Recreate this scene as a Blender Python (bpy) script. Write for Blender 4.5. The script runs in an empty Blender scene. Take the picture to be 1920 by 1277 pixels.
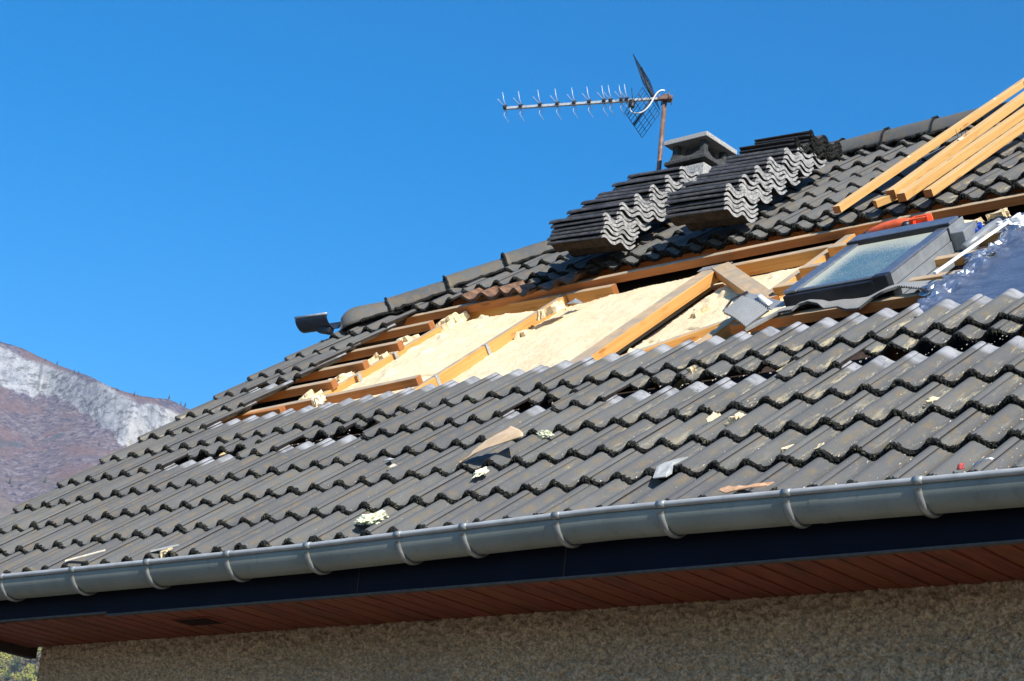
import bpy, bmesh, math, random
import numpy as np
from mathutils import Vector, Matrix
random.seed(7); RNG = np.random.default_rng(7)
SC = bpy.context.scene; COL = SC.collection
rad = math.radians

# ---------------------------------------------------------------- camera
CAM = np.array([9.4429, -6.4067, -2.5082])
RC = np.array([[0.7566, 0.6458, 0.1029], [-0.1362, 0.3095, -0.9411], [-0.6396, 0.698, 0.3221]])
cd = bpy.data.cameras.new('camera'); cam = bpy.data.objects.new('camera', cd); COL.objects.link(cam)
cd.sensor_width = 36; cd.lens = 3876.83*36/1920; cd.clip_start = 0.1; cd.clip_end = 12000
cam.matrix_world = Matrix(((RC[0][0], -RC[1][0], -RC[2][0], CAM[0]), (RC[0][1], -RC[1][1], -RC[2][1], CAM[1]),
                           (RC[0][2], -RC[1][2], -RC[2][2], CAM[2]), (0, 0, 0, 1)))
SC.camera = cam
# ---------------------------------------------------------------- sky, sun, exposure
SUN = Vector((0.74, -0.36, 0.57)).normalized()
w = bpy.data.worlds.new('World'); SC.world = w; w.use_nodes = True
sky = w.node_tree.nodes.new('ShaderNodeTexSky'); sky.sky_type = 'NISHITA'; sky.sun_disc = False
sky.sun_elevation = math.asin(SUN.z); sky.sun_rotation = math.atan2(SUN.x, SUN.y)
sky.altitude = 600; sky.air_density = 1.0; sky.dust_density = 0.3; sky.ozone_density = 2.0
bg = w.node_tree.nodes['Background']; bg.inputs[1].default_value = 0.12
hs = w.node_tree.nodes.new('ShaderNodeHueSaturation'); hs.inputs['Saturation'].default_value = 1.5
w.node_tree.links.new(sky.outputs[0], hs.inputs['Color']); w.node_tree.links.new(hs.outputs[0], bg.inputs[0])
sd = bpy.data.lights.new('sun', 'SUN'); sd.energy = 5.0; sd.angle = rad(0.53); sd.color = (1.0, 0.95, 0.87)
so = bpy.data.objects.new('sun', sd); COL.objects.link(so)
so.rotation_euler = SUN.to_track_quat('Z', 'Y').to_euler(); so.location = (20, -15, 20)
SC.view_settings.view_transform = 'Standard'; SC.view_settings.look = 'None'
SC.view_settings.gamma = 1; SC.view_settings.exposure = 0.7
SC.cycles.max_bounces = 6; SC.cycles.diffuse_bounces = 3

# ---------------------------------------------------------------- roof frame: u along the eave, v up the slope, w off the slope
TH = rad(39.5016); CT, ST = math.cos(TH), math.sin(TH); G = 0.33219; R15 = 0.15
def bow(u):
    s = np.clip(np.asarray(u, float)/6.3, -.2, 1.2); return 0.02*4*s*(1-s)
def RP(u, v, wv):
    u = np.asarray(u, float); v = np.asarray(v, float); h = np.asarray(wv, float)+bow(u)
    u, v, h = np.broadcast_arrays(u, v, h)
    return np.stack([u, v*CT-h*ST, v*ST+h*CT], -1)
NV = np.array([0, -ST, CT]); VV = np.array([0, CT, ST]); UV_ = np.array([1., 0, 0])

# ---------------------------------------------------------------- numpy value noise
_P = RNG.permutation(512); _P = np.concatenate([_P, _P, _P]); _VAL = RNG.random(512)*2-1
def vnoise(p):
    p = np.asarray(p, float); i = np.floor(p).astype(int); f = p-i; f = f*f*(3-2*f); i = i & 511
    def h(dx, dy, dz): return _VAL[_P[_P[_P[(i[..., 0]+dx) & 511]+((i[..., 1]+dy) & 511)]+((i[..., 2]+dz) & 511)] & 511]
    fx, fy, fz = f[..., 0], f[..., 1], f[..., 2]
    a = h(0,0,0)*(1-fx)+h(1,0,0)*fx; b = h(0,1,0)*(1-fx)+h(1,1,0)*fx
    c = h(0,0,1)*(1-fx)+h(1,0,1)*fx; d = h(0,1,1)*(1-fx)+h(1,1,1)*fx
    return (a*(1-fy)+b*fy)*(1-fz)+(c*(1-fy)+d*fy)*fz
def fbm(p, o=4, g=.5):
    p = np.asarray(p, float); s = 0; a = 1; t = 0
    for k in range(o): s = s+a*vnoise(p*(2**k)+17.3*k); t += a; a *= g
    return s/t

# ---------------------------------------------------------------- object helpers
def root_loc(o):
    while o.parent: o = o.parent
    return np.array(o.location)
def tag(o, label=None, cat=None, group=None, kind=None):
    if label: o['label'] = label
    if cat: o['category'] = cat
    if group: o['group'] = group
    if kind: o['kind'] = kind
    return o
def thing(name, loc, label, cat, group=None):
    o = bpy.data.objects.new(name, None); COL.objects.link(o); o.location = loc; o.empty_display_size = .1
    return tag(o, label, cat, group)
def make_mesh(name, V, F, mats, mi=None, col=None, uv=None, smooth=False):
    me = bpy.data.meshes.new(name)
    V = np.asarray(V, float)
    me.from_pydata(V.tolist(), [], [list(map(int, f)) for f in F])
    for m in (mats if isinstance(mats, (list, tuple)) else [mats]): me.materials.append(m)
    if mi is not None: me.polygons.foreach_set('material_index', np.asarray(mi, dtype=np.int32))
    if col is not None:
        a = me.color_attributes.new('Col', 'FLOAT_COLOR', 'POINT'); c = np.ones((len(V), 4)); c[:, :col.shape[1]] = col
        a.data.foreach_set('color', c.ravel())
    if uv is not None:
        l = me.uv_layers.new(name='UVMap'); vi = np.zeros(len(me.loops), dtype=np.int32); me.loops.foreach_get('vertex_index', vi)
        uv = np.asarray(uv, float)
        l.data.foreach_set('uv', (uv[vi] if len(uv) == len(V) else uv).ravel())
    if smooth is True: me.polygons.foreach_set('use_smooth', np.ones(len(me.polygons), dtype=bool))
    elif smooth is not False: me.polygons.foreach_set('use_smooth', np.asarray(smooth, dtype=bool))
    me.update(); return me
def obj(name, V, F, mats, parent=None, at=None, **k):
    V = np.asarray(V, float)
    if parent is not None: org = root_loc(parent)
    else:
        org = np.array(at, float) if at is not None else np.array([V[:, 0].mean(), V[:, 1].mean(), V[:, 2].min()])
    me = make_mesh(name, V-org, F, mats, **k); o = bpy.data.objects.new(name, me); COL.objects.link(o)
    if parent is not None: o.parent = parent
    else: o.location = org
    return o
class MB:
    """collects pieces of one mesh"""
    def __init__(s): s.V = []; s.F = []; s.M = []; s.UV = []; s.S = []; s.n = 0; s.C = []
    def add(s, V, F, mi=0, uv=None, smooth=False, col=None):
        V = np.asarray(V, float).reshape(-1, 3); F = [tuple(int(i)+s.n for i in f) for f in F]
        s.V.append(V); s.F += F; s.M += ([mi]*len(F) if np.isscalar(mi) else list(mi)); s.S += [smooth]*len(F)
        s.UV.append(np.zeros((len(V), 2)) if uv is None else np.asarray(uv, float))
        s.C.append(np.tile([0, 0, 0, 1.], (len(V), 1)) if col is None else np.asarray(col, float)); s.n += len(V); return s
    def build(s, name, mats, parent=None, at=None):
        return obj(name, np.concatenate(s.V), s.F, mats, parent, at, mi=s.M, uv=np.concatenate(s.UV), smooth=s.S, col=np.concatenate(s.C))
def grid_faces(nx, ny, flip=False):
    i, j = np.meshgrid(np.arange(nx-1), np.arange(ny-1), indexing='ij'); a = (i*ny+j).ravel()
    f = np.stack([a, a+ny, a+ny+1, a+1], 1)
    return f[:, ::-1] if flip else f
def board(mb, p0, p1, wdir, width, thick, mi=0, ch=.003, up=None, twist=0.):
    """a sawn timber from p0 to p1 (centre of its TOP face); width along wdir, thickness downwards. uv = metres along / around"""
    p0 = np.asarray(p0, float); p1 = np.asarray(p1, float); L = np.linalg.norm(p1-p0); d = (p1-p0)/L
    wd = np.asarray(wdir, float); wd = wd-d*(wd@d); wd /= np.linalg.norm(wd); n = np.cross(wd, d)
    if up is not None and n@np.asarray(up) < 0: n = -n
    a = width/2; c = ch
    prof = [(-a+c, 0), (a-c, 0), (a, -c), (a, -thick+c), (a-c, -thick), (-a+c, -thick), (-a, -thick+c), (-a, -c)]
    ns = max(2, int(L/.25)+1); V = []; UVs = []; per = random.random()*40
    al = [0, 2*a, 2*a, 2*a+thick, 2*a+thick, 4*a+thick, 4*a+thick, 4*a+2*thick]
    for k in range(ns):
        t = k/(ns-1); b = (random.random()-.5)*.0015 if 0 < k < ns-1 else 0
        for q, (x, z) in enumerate(prof):
            V.append(p0+d*L*t+wd*(x+b)+n*(z+b)); UVs.append((t*L+per, al[q]+per))
    F = []; M = []
    for k in range(ns-1):
        for q in range(8):
            F.append((k*8+q, k*8+(q+1) % 8, (k+1)*8+(q+1) % 8, (k+1)*8+q))
            M.append(mi[0] if (isinstance(mi, (tuple, list)) and q in (0, 7)) else (mi[1] if isinstance(mi, (tuple, list)) else mi))
    F.append(tuple(range(8))[::-1]); F.append(tuple((ns-1)*8+q for q in range(8)))
    e = mi[2] if isinstance(mi, (tuple, list)) and len(mi) > 2 else (mi[1] if isinstance(mi, (tuple, list)) else mi)
    M += [e, e]
    mb.add(V, F, M, UVs); return mb
def box(mb, c, ax, ay, az, sx, sy, sz, mi=0, ch=.003):
    """chamfered box centred at c"""
    c = np.asarray(c, float); ax, ay, az = [np.asarray(q, float)/np.linalg.norm(q) for q in (ax, ay, az)]
    bm = bmesh.new(); bmesh.ops.create_cube(bm, size=1)
    for v in bm.verts: v.co = (v.co.x*sx, v.co.y*sy, v.co.z*sz)
    if ch > 0: bmesh.ops.bevel(bm, geom=bm.edges[:], offset=min(ch, .45*min(sx, sy, sz)), segments=2, affect='EDGES', profile=.5)
    bm.verts.index_update()
    V = np.array([c+ax*v.co.x+ay*v.co.y+az*v.co.z for v in bm.verts]); F = [[v.index for v in f.verts] for f in bm.faces]; bm.free()
    if np.dot(np.cross(ax, ay), az) < 0: F = [f[::-1] for f in F]
    mb.add(V, F, mi); return mb
def tube(mb, pts, r, n=8, mi=0, cap=True, smooth=True):
    pts = np.asarray(pts, float); m = len(pts); r = np.full(m, r) if np.isscalar(r) else np.asarray(r, float)
    V = []; prev = None
    for k in range(m):
        d = pts[min(k+1, m-1)]-pts[max(k-1, 0)]; d = d/np.linalg.norm(d)
        if prev is None:
            h = np.array([0, 0, 1.]) if abs(d[2]) < .9 else np.array([1., 0, 0])
        else: h = prev
        a = h-d*(h@d); a /= np.linalg.norm(a); b = np.cross(d, a); prev = a
        for q in range(n):
            t = 2*math.pi*q/n; V.append(pts[k]+r[k]*(math.cos(t)*a+math.sin(t)*b))
    F = [(k*n+q, k*n+(q+1) % n, (k+1)*n+(q+1) % n, (k+1)*n+q) for k in range(m-1) for q in range(n)]
    if cap: F += [tuple(range(n))[::-1], tuple((m-1)*n+q for q in range(n))]
    mb.add(V, F, mi, smooth=smooth); return mb

# ---------------------------------------------------------------- materials
class NT:
    def __init__(s, name):
        s.m = bpy.data.materials.new(name); s.m.use_nodes = True; s.t = s.m.node_tree; s.b = s.t.nodes['Principled BSDF']
    def n(s, typ, **k):
        x = s.t.nodes.new('ShaderNode'+typ)
        for a, v in k.items():
            if a.startswith('i_'):
                key = a[2:]; key = int(key) if key.isdigit() else key.replace('_', ' ')
                s.put(x.inputs[key], v)
            else: setattr(x, a, v)
        return x
    def put(s, sock, v):
        if isinstance(v, bpy.types.NodeSocket): s.t.links.new(v, sock)
        elif isinstance(v, bpy.types.Node): s.t.links.new(v.outputs[0], sock)
        else: sock.default_value = v
    def mix(s, f, a, b, mode='MIX'):
        x = s.n('Mix', data_type='RGBA', blend_type=mode, clamp_factor=True)
        s.put(x.inputs[0], f); s.put(x.inputs[6], a); s.put(x.inputs[7], b); return x.outputs[2]
    def math(s, op, a, b=0.0, clamp=False):
        x = s.n('Math', operation=op, use_clamp=clamp); s.put(x.inputs[0], a); s.put(x.inputs[1], b); return x.outputs[0]
    def ramp(s, f, lo, hi, a=0.0, b=1.0):
        x = s.n('MapRange', clamp=True, interpolation_type='SMOOTHSTEP'); s.put(x.inputs[0], f); s.put(x.inputs[1], lo); s.put(x.inputs[2], hi)
        s.put(x.inputs[3], a); s.put(x.inputs[4], b); return x.outputs[0]
    def noise(s, vec, scale, detail=3, rough=.55, dist=0.):
        x = s.n('TexNoise'); s.put(x.inputs['Vector'], vec); x.inputs['Scale'].default_value = scale
        x.inputs['Detail'].default_value = detail; x.inputs['Roughness'].default_value = rough; x.inputs['Distortion'].default_value = dist
        return x.outputs[0]
    def vor(s, vec, scale, rnd=1.):
        x = s.n('TexVoronoi'); s.put(x.inputs['Vector'], vec); x.inputs['Scale'].default_value = scale; x.inputs['Randomness'].default_value = rnd; return x
    def scale(s, vec, sc):
        x = s.n('Mapping'); s.put(x.inputs[0], vec); x.inputs['Scale'].default_value = sc; return x.outputs[0]
    def pos(s): return s.n('NewGeometry').outputs['Position']
    def objc(s): return s.n('TexCoord').outputs['Object']
    def uv(s): return s.n('UVMap', uv_map='UVMap').outputs[0]
    def bump(s, h, strength=.3, dist=.01):
        x = s.n('Bump'); s.put(x.inputs['Height'], h); x.inputs['Strength'].default_value = strength; x.inputs['Distance'].default_value = dist
        s.t.links.new(x.outputs[0], s.b.inputs['Normal'])
    def out(s, color=None, rough=None, metal=None, spec=None, coat=None):
        if color is not None: s.put(s.b.inputs['Base Color'], color)
        if rough is not None: s.put(s.b.inputs['Roughness'], rough)
        if metal is not None: s.put(s.b.inputs['Metallic'], metal)
        if spec is not None: s.put(s.b.inputs['Specular IOR Level'], spec)
        if coat is not None: s.put(s.b.inputs['Coat Weight'], coat)
        return s.m
def rgb(r, g, b): return (r, g, b, 1)
def simple(name, c, rough=.6, metal=0., var=.25, sc=30, bump=.15, spec=.5):
    t = NT(name); n = t.noise(t.pos(), sc, 4)
    f = t.ramp(n, .3, .7); a = tuple(x*(1-var) for x in c); b = tuple(min(1, x*(1+var)) for x in c)
    if bump: t.bump(n, bump, .004)
    return t.out(t.mix(f, rgb(*a), rgb(*b)), rough, metal, spec)

def m_tile():
    t = NT('tile_concrete'); ge = t.n('NewGeometry'); p = ge.outputs['Position']
    at = t.n('Attribute', attribute_name='Col'); sp = t.n('SeparateColor'); t.put(sp.inputs[0], at.outputs['Color'])
    tv, th, rn = sp.outputs[0], sp.outputs[1], sp.outputs[2]
    # frame stretched along the slope
    rot = t.n('Mapping'); t.put(rot.inputs[0], p); rot.inputs['Rotation'].default_value = (-TH, 0, 0)
    st = t.scale(rot.outputs[0], (1, .16, 1))
    n1 = t.noise(p, 2.2, 3); n2 = t.noise(st, 60, 4, .6); n3 = t.noise(p, 260, 2); n4 = t.noise(p, 14, 5, .65)
    c = t.mix(t.ramp(n1, .3, .7), rgb(.086, .087, .083), rgb(.122, .121, .112))
    c = t.mix(t.math('MULTIPLY', t.ramp(n2, .45, .8), .45), c, rgb(.165, .16, .15))
    c = t.mix(t.math('MULTIPLY', rn, .6), c, rgb(.078, .078, .080))
    # brown lichen film on the flanks
    fl = t.math('MULTIPLY', t.ramp(th, .1, .45), t.ramp(th, .97, .6))
    br = t.math('MULTIPLY', fl, t.ramp(n4, .42, .68))
    c = t.mix(t.math('MULTIPLY', br, .75), c, rgb(.15, .115, .068))
    c = t.mix(t.math('MULTIPLY', t.ramp(n3, .5, .75), .35), c, rgb(.19, .185, .17)); c = t.mix(t.math('MULTIPLY', t.ramp(t.noise(p, 150, 3, .7), .58, .72), .5), c, rgb(.05, .05, .048))
    gu = t.math('MULTIPLY', t.ramp(th, .10, .0), t.ramp(t.noise(st, 25, 4, .7), .42, .6)); c = t.mix(t.math('MULTIPLY', gu, .75), c, rgb(.135, .105, .062))
    # pale dots and scraps
    v1 = t.vor(p, 62); dots = t.math('MULTIPLY', t.ramp(v1.outputs[0], .17, .08), t.ramp(t.noise(p, 11, 3), .48, .6))
    c = t.mix(t.math('MULTIPLY', dots, .6), c, rgb(.36, .33, .26))
    # foam dust lying in the troughs, most of it below the stripped area on the right
    sx = t.n('SeparateXYZ'); t.put(sx.inputs[0], p)
    du = t.math('MULTIPLY', t.ramp(sx.outputs[0], 2.9, 5.0), t.ramp(th, .7, .05))
    dn = t.ramp(t.noise(st, 34, 5, .75), .51, .62); zz = t.ramp(sx.outputs[2], -.75, .3)
    dust = t.math('MULTIPLY', t.math('MULTIPLY', du, dn), zz)
    l2 = t.math('MULTIPLY', t.math('MULTIPLY', t.ramp(sx.outputs[0], 1.35, .9), t.ramp(sx.outputs[2], .35, .55)), t.ramp(th, .6, .1))
    dust = t.math('MAXIMUM', dust, t.math('MULTIPLY', t.math('MULTIPLY', l2, t.ramp(sx.outputs[2], .95, .85)), dn))
    c = t.mix(t.math('MULTIPLY', dust, .8), c, rgb(.44, .37, .22))
    # heads that were covered until now keep their pale cement colour
    hd = t.ramp(t.math('ADD', tv, t.math('MULTIPLY', t.math('SUBTRACT', n4, .5), .22)), .75, .86)
    hc = t.mix(t.ramp(n4, .35, .7), rgb(.30, .30, .305), rgb(.17, .17, .172))
    c = t.mix(hd, c, hc)
    # undersides
    h = t.math('ADD', t.math('MULTIPLY', n3, .5), n2)
    t.bump(h, .22, .003)
    return t.out(c, t.math('SUBTRACT', .68, t.math('MULTIPLY', hd, .15)), 0, .22)
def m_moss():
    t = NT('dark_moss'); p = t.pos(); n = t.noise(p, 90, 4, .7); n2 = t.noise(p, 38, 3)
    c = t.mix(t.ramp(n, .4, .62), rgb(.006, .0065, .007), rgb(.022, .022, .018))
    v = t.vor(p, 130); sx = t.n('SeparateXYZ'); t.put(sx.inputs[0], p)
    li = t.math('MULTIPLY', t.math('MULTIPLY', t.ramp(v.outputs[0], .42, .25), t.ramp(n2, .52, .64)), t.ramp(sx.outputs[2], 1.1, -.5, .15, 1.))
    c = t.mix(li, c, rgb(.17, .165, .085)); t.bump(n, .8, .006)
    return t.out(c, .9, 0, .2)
def m_wood(name, c1, c2, dark, gs=55, weather=0.):
    t = NT(name); uv = t.uv(); s = t.scale(uv, (1.6, gs, 1)); n = t.noise(s, 1.0, 5, .6, .6); n2 = t.noise(t.scale(uv, (5, 18, 1)), 1.2, 3)
    c = t.mix(t.ramp(n, .28, .72), rgb(*c1), rgb(*c2)); c = t.mix(t.math('MULTIPLY', t.ramp(n2, .56, .74), .5), c, rgb(*dark))
    k = t.vor(t.scale(uv, (2.2, 9, 1)), 1.0); c = t.mix(t.math('MULTIPLY', t.ramp(k.outputs[0], .12, .05), .75), c, rgb(*dark))
    if weather: c = t.mix(t.math('MULTIPLY', t.ramp(t.noise(t.pos(), 8, 4), .35, .65), weather), c, rgb(.30, .26, .20))
    t.bump(n, .15, .002); return t.out(c, .62, 0, .35)
def m_foam():
    t = NT('insulation_foam'); p = t.pos(); n = t.noise(p, 5, 4); n2 = t.noise(p, 60, 5, .7); v = t.vor(p, 34)
    c = t.mix(t.ramp(n, .3, .7), rgb(.70, .55, .335), rgb(.75, .62, .40))
    sp = t.math('MULTIPLY', t.ramp(v.outputs[0], .16, .07), t.ramp(t.noise(p, 7, 2), .5, .6)); c = t.mix(t.math('MULTIPLY', sp, .8), c, rgb(.34, .20, .06))
    st = t.math('MULTIPLY', t.ramp(t.noise(p, 17, 5, .7), .66, .78), .4); c = t.mix(st, c, rgb(.55, .36, .12))
    t.bump(t.math('ADD', n2, t.noise(p, 160, 3)), .5, .008); return t.out(c, .9, 0, .15)
def m_zinc():
    t = NT('zinc_sheet'); p = t.pos(); n = t.noise(p, 3.5, 4); n2 = t.noise(p, 120, 3); v = t.vor(p, 90)
    c = t.mix(t.ramp(n, .3, .7), rgb(.175, .20, .18), rgb(.245, .27, .245)); c = t.mix(t.math('MULTIPLY', v.outputs[0], .25), c, rgb(.29, .315, .29))
    st = t.ramp(t.noise(t.scale(p, (2, 1, 1)), 11, 5, .7), .55, .72); c = t.mix(t.math('MULTIPLY', st, .4), c, rgb(.115, .125, .115))
    c = t.mix(t.math('MULTIPLY', t.ramp(n2, .5, .75), .35), c, rgb(.2, .21, .2)); t.bump(n2, .06, .002)
    return t.out(c, .62, .12, .35)
def m_stucco():
    t = NT('rough_render'); p = t.pos(); n = t.noise(p, 85, 4, .7); n1 = t.noise(p, 1.2, 3); n3 = t.noise(p, 30, 3)
    c = t.mix(t.ramp(n, .36, .64), rgb(.36, .255, .155), rgb(.80, .60, .38)); c = t.mix(t.math('MULTIPLY', t.ramp(n1, .4, .7), .35), c, rgb(.40, .31, .21))  # hollows darker, raised grains paler: relief shade put into the colour
    c = t.mix(t.math('MULTIPLY', t.ramp(n3, .55, .75), .25), c, rgb(.24, .18, .12)); t.bump(n, .9, .014); return t.out(c, .92, 0, .2)
def m_soffit():
    t = NT('stained_soffit_wood'); at = t.n('Attribute', attribute_name='Col'); sp = t.n('SeparateColor'); t.put(sp.inputs[0], at.outputs['Color'])
    p = t.pos(); s = t.scale(p, (60, 5, 60)); n = t.noise(s, 1, 5, .6, .8); n2 = t.noise(t.scale(p, (9, 2.5, 9)), 1, 3)
    c = t.mix(t.ramp(n, .3, .72), rgb(.14, .036, .021), rgb(.26, .072, .038)); c = t.mix(t.math('MULTIPLY', sp.outputs[0], .6), c, rgb(.22, .075, .026))
    c = t.mix(t.math('MULTIPLY', t.ramp(n2, .5, .75), .55), c, rgb(.06, .03, .024)); t.bump(n, .15, .002); return t.out(c, .6, 0, .2)
def m_mount():
    t = NT('mountain_face'); p = t.pos(); at = t.n('Attribute', attribute_name='Col'); sp = t.n('SeparateColor'); t.put(sp.inputs[0], at.outputs['Color'])
    n1 = t.noise(p, .004, 4, .6); n2 = t.noise(p, .085, 5, .75); v = t.vor(t.scale(p, (1, 1, .5)), .16); n3 = t.noise(p, .016, 6, .7); n5 = t.noise(p, .16, 4, .7)
    f = t.mix(t.ramp(n1, .38, .62), rgb(.088, .082, .105), rgb(.112, .092, .098)); f = t.mix(t.ramp(n5, .48, .60), f, rgb(.175, .15, .16))
    f = t.mix(t.ramp(t.noise(p, .24, 3, .7), .52, .62), f, rgb(.05, .048, .075)); f = t.mix(t.math('MULTIPLY', t.ramp(n3, .46, .60), .55), f, rgb(.15, .092, .085)); f = t.mix(t.math('MULTIPLY', t.ramp(n3, .52, .64), .45), f, rgb(.135, .095, .088))
    f = t.mix(t.math('MULTIPLY', t.ramp(t.noise(p, .022, 4), .63, .69), .6), f, rgb(.055, .075, .09))
    f = t.mix(t.math('MULTIPLY', t.ramp(n3, .46, .6), t.math('MULTIPLY', sp.outputs[1], .8)), f, rgb(.145, .145, .105))
    f = t.mix(t.math('MULTIPLY', t.ramp(t.noise(p, .02, 4), .55, .62), t.math('MULTIPLY', sp.outputs[1], .75)), f, rgb(.055, .085, .085))
    rk = t.noise(t.scale(p, (1, 1, .7)), .10, 6, .75); rk2 = t.noise(t.scale(p, (1, 1, 2.2)), .085, 6, .75); rk3 = t.noise(p, .02, 4)
    r = t.mix(t.ramp(rk, .36, .6), rgb(.20, .21, .225), rgb(.335, .335, .34)); r = t.mix(t.math('MULTIPLY', t.ramp(rk2, .53, .57), .9), r, rgb(.12, .12, .115)); r = t.mix(t.math('MULTIPLY', t.ramp(t.noise(p, .3, 3, .7), .60, .68), .8), r, rgb(.10, .11, .10))
    r = t.mix(t.math('MULTIPLY', t.ramp(rk3, .55, .7), .6), r, rgb(.40, .37, .32))
    k = t.ramp(t.math('ADD', sp.outputs[0], t.math('MULTIPLY', t.math('ADD', t.math('MULTIPLY', t.math('SUBTRACT', n2, .5), 1.5), t.math('MULTIPLY', t.math('SUBTRACT', n3, .5), 1.3)))), .40, .56)
    t.bump(t.math('ADD', n2, t.math('MULTIPLY', n5, .6)), .35, 5.); return t.out(t.mix(k, f, r), .95, 0, .05)
def m_leaf(name, a, b):
    t = NT(name); oi = t.n('ObjectInfo'); n = t.noise(t.pos(), .35, 3); c = t.mix(t.ramp(n, .35, .65), rgb(*a), rgb(*b))
    c = t.mix(t.math('MULTIPLY', oi.outputs['Random'], .4), c, rgb(.14, .12, .03)); return t.out(c, .8, 0, .2)
def m_glass():
    t = NT('dusty_pane'); p = t.pos(); n = t.noise(p, 160, 4, .7); n2 = t.noise(p, 5, 3); at = t.uv(); s = t.n('SeparateXYZ'); t.put(s.inputs[0], at)
    e = t.math('MAXIMUM', t.ramp(s.outputs[1], .55, 1.), t.ramp(s.outputs[0], .3, 0.)); d = t.math('ADD', t.math('MULTIPLY', e, .35), t.math('MULTIPLY', n2, .25))
    k = t.ramp(t.math('ADD', n, d), .55, .98); c = t.mix(k, rgb(.07, .14, .16), rgb(.40, .41, .33)); t.bump(n, .12, .002)  # dust on the pane; teal and extra paleness also paint the sky's reflection
    return t.out(c, t.math('ADD', .12, t.math('MULTIPLY', k, .35)), 0, .9)
def m_foil():
    t = NT('reflective_foil'); p = t.pos(); n = t.noise(t.scale(p, (1, 2.5, 2.5)), 7, 3); n2 = t.noise(p, 40, 3); t.bump(t.math('ADD', n, t.math('MULTIPLY', n2, .06)), .22, .015)
    return t.out(t.mix(t.ramp(n, .3, .7), rgb(.30, .32, .37), rgb(.44, .46, .50)), .27, .85, .5)
M = dict(tile=m_tile(), moss=m_moss(), foam=m_foam(), zinc=m_zinc(), stucco=m_stucco(), soffit=m_soffit(), mount=m_mount(), glass=m_glass(), foil=m_foil())
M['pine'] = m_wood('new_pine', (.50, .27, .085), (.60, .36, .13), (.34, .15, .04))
M['pinetop'] = m_wood('new_pine_lit_top', (.56, .34, .135), (.65, .43, .20), (.40, .20, .06))  # paler copy for top faces, the sun on them put into the colour
M['oldside'] = m_wood('rafter_side_wood', (.46, .215, .05), (.56, .295, .09), (.28, .10, .02))
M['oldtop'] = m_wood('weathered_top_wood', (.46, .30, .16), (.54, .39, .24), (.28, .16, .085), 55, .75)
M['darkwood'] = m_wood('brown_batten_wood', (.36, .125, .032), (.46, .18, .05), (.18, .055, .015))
M['endgrain'] = m_wood('end_grain', (.25, .09, .025), (.34, .13, .04), (.14, .05, .02), 8)
M['zincband'] = simple('zinc_band', (.27, .285, .28), .42, .45, .2, 20, .05)
M['bead'] = simple('sky_bright_zinc_bead', (.36, .37, .37), .6, .15, .14, 14, .05)  # paler than the gutter: the bead's sky highlight put into its colour
M['navy'] = simple('navy_fascia_metal', (.0028, .0048, .0125), .7, 0, .2, 6, .03, .12)
M['trim'] = simple('grey_trim_strip', (.055, .052, .05), .7)
M['deck'] = simple('dark_loft', (.035, .02, .012), .9)
M['brick'] = simple('aggregate_concrete', (.34, .33, .31), .9, 0, .45, 120, .7)
M['capdark'] = simple('mossy_concrete', (.042, .042, .040), .95, 0, .6, 90, .7)
M['white_metal'] = simple('pale_aluminium', (.62, .60, .55), .4, .5, .2, 60, .05)
M['rod'] = simple('translucent_rod', (.50, .53, .58), .4, .2, .1, 60, 0)
M['rust'] = simple('rusty_steel_pipe', (.17, .105, .08), .6, .3, .4, 25, .2)
M['wire'] = simple('dark_wire', (.02, .02, .022), .5, .5, .2, 20, 0)
M['black'] = simple('black_plastic', (.012, .012, .013), .45, 0, .2, 40, .05)
M['white'] = simple('white_plastic', (.78, .78, .76), .45, 0, .06, 20, .03)
M['alu'] = simple('grey_window_metal', (.235, .25, .26), .42, .25, .12, 18, .03)
M['alublue'] = simple('grey_window_cover', (.30, .32, .35), .25, .75, .12, 18, .03)
M['alublack'] = simple('black_window_metal', (.016, .018, .024), .4, .2, .2, 18, .03)
M['lead'] = simple('pleated_lead_apron', (.30, .305, .30), .42, .3, .06, 25, .02)
M['orange'] = simple('orange_plastic', (.72, .12, .035), .4, 0, .2, 14, .05)
M['red'] = simple('red_plastic', (.78, .06, .02), .4, 0, .1, 14, .02)
M['redscrap'] = simple('faded_red_film', (.40, .06, .05), .5, 0, .3, 60, .2)
M['blue'] = simple('blue_film', (.02, .07, .35), .3, 0, .4, 40, .3)
M['kraft'] = simple('kraft_paper', (.52, .37, .23), .8, 0, .12, 18, .2)
M['wool'] = simple('yellow_glass_wool', (.66, .66, .46), .95, 0, .3, 60, .8)
M['slate'] = simple('pale_slate', (.36, .36, .34), .6, 0, .12, 30, .1)
M['chip'] = simple('pale_wood_chip', (.66, .58, .44), .8, 0, .2, 40, .2)
M['brown'] = simple('brown_torn_paper', (.50, .29, .16), .85, 0, .3, 30, .3)
M['fluff'] = simple('white_fibre', (.80, .80, .80), .9, 0, .1, 50, .8)
M['grey'] = simple('grey_tile_end', (.30, .295, .285), .8, 0, .4, 40, .5, .2)
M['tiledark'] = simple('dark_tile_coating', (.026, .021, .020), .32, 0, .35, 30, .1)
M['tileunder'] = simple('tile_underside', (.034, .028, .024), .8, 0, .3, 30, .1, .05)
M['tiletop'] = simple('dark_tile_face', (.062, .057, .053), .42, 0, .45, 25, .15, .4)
M['tileedge'] = simple('tile_side_edge', (.036, .031, .029), .38, 0, .5, 40, .2)
M['tilebrown'] = simple('brown_tile_underside', (.16, .085, .045), .5, 0, .5, 24, .2)
M['steel'] = simple('galvanised_strap', (.42, .44, .46), .4, .5, .2, 60, .05)
M['grass'] = simple('gravel_ground', (.10, .088, .07), .95, 0, .4, .5, .3)
M['bark'] = simple('bark', (.09, .07, .05), .9, 0, .3, 3, .3)
M['leaf1'] = m_leaf('yellow_green_leaves', (.26, .29, .05), (.40, .37, .07))
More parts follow.
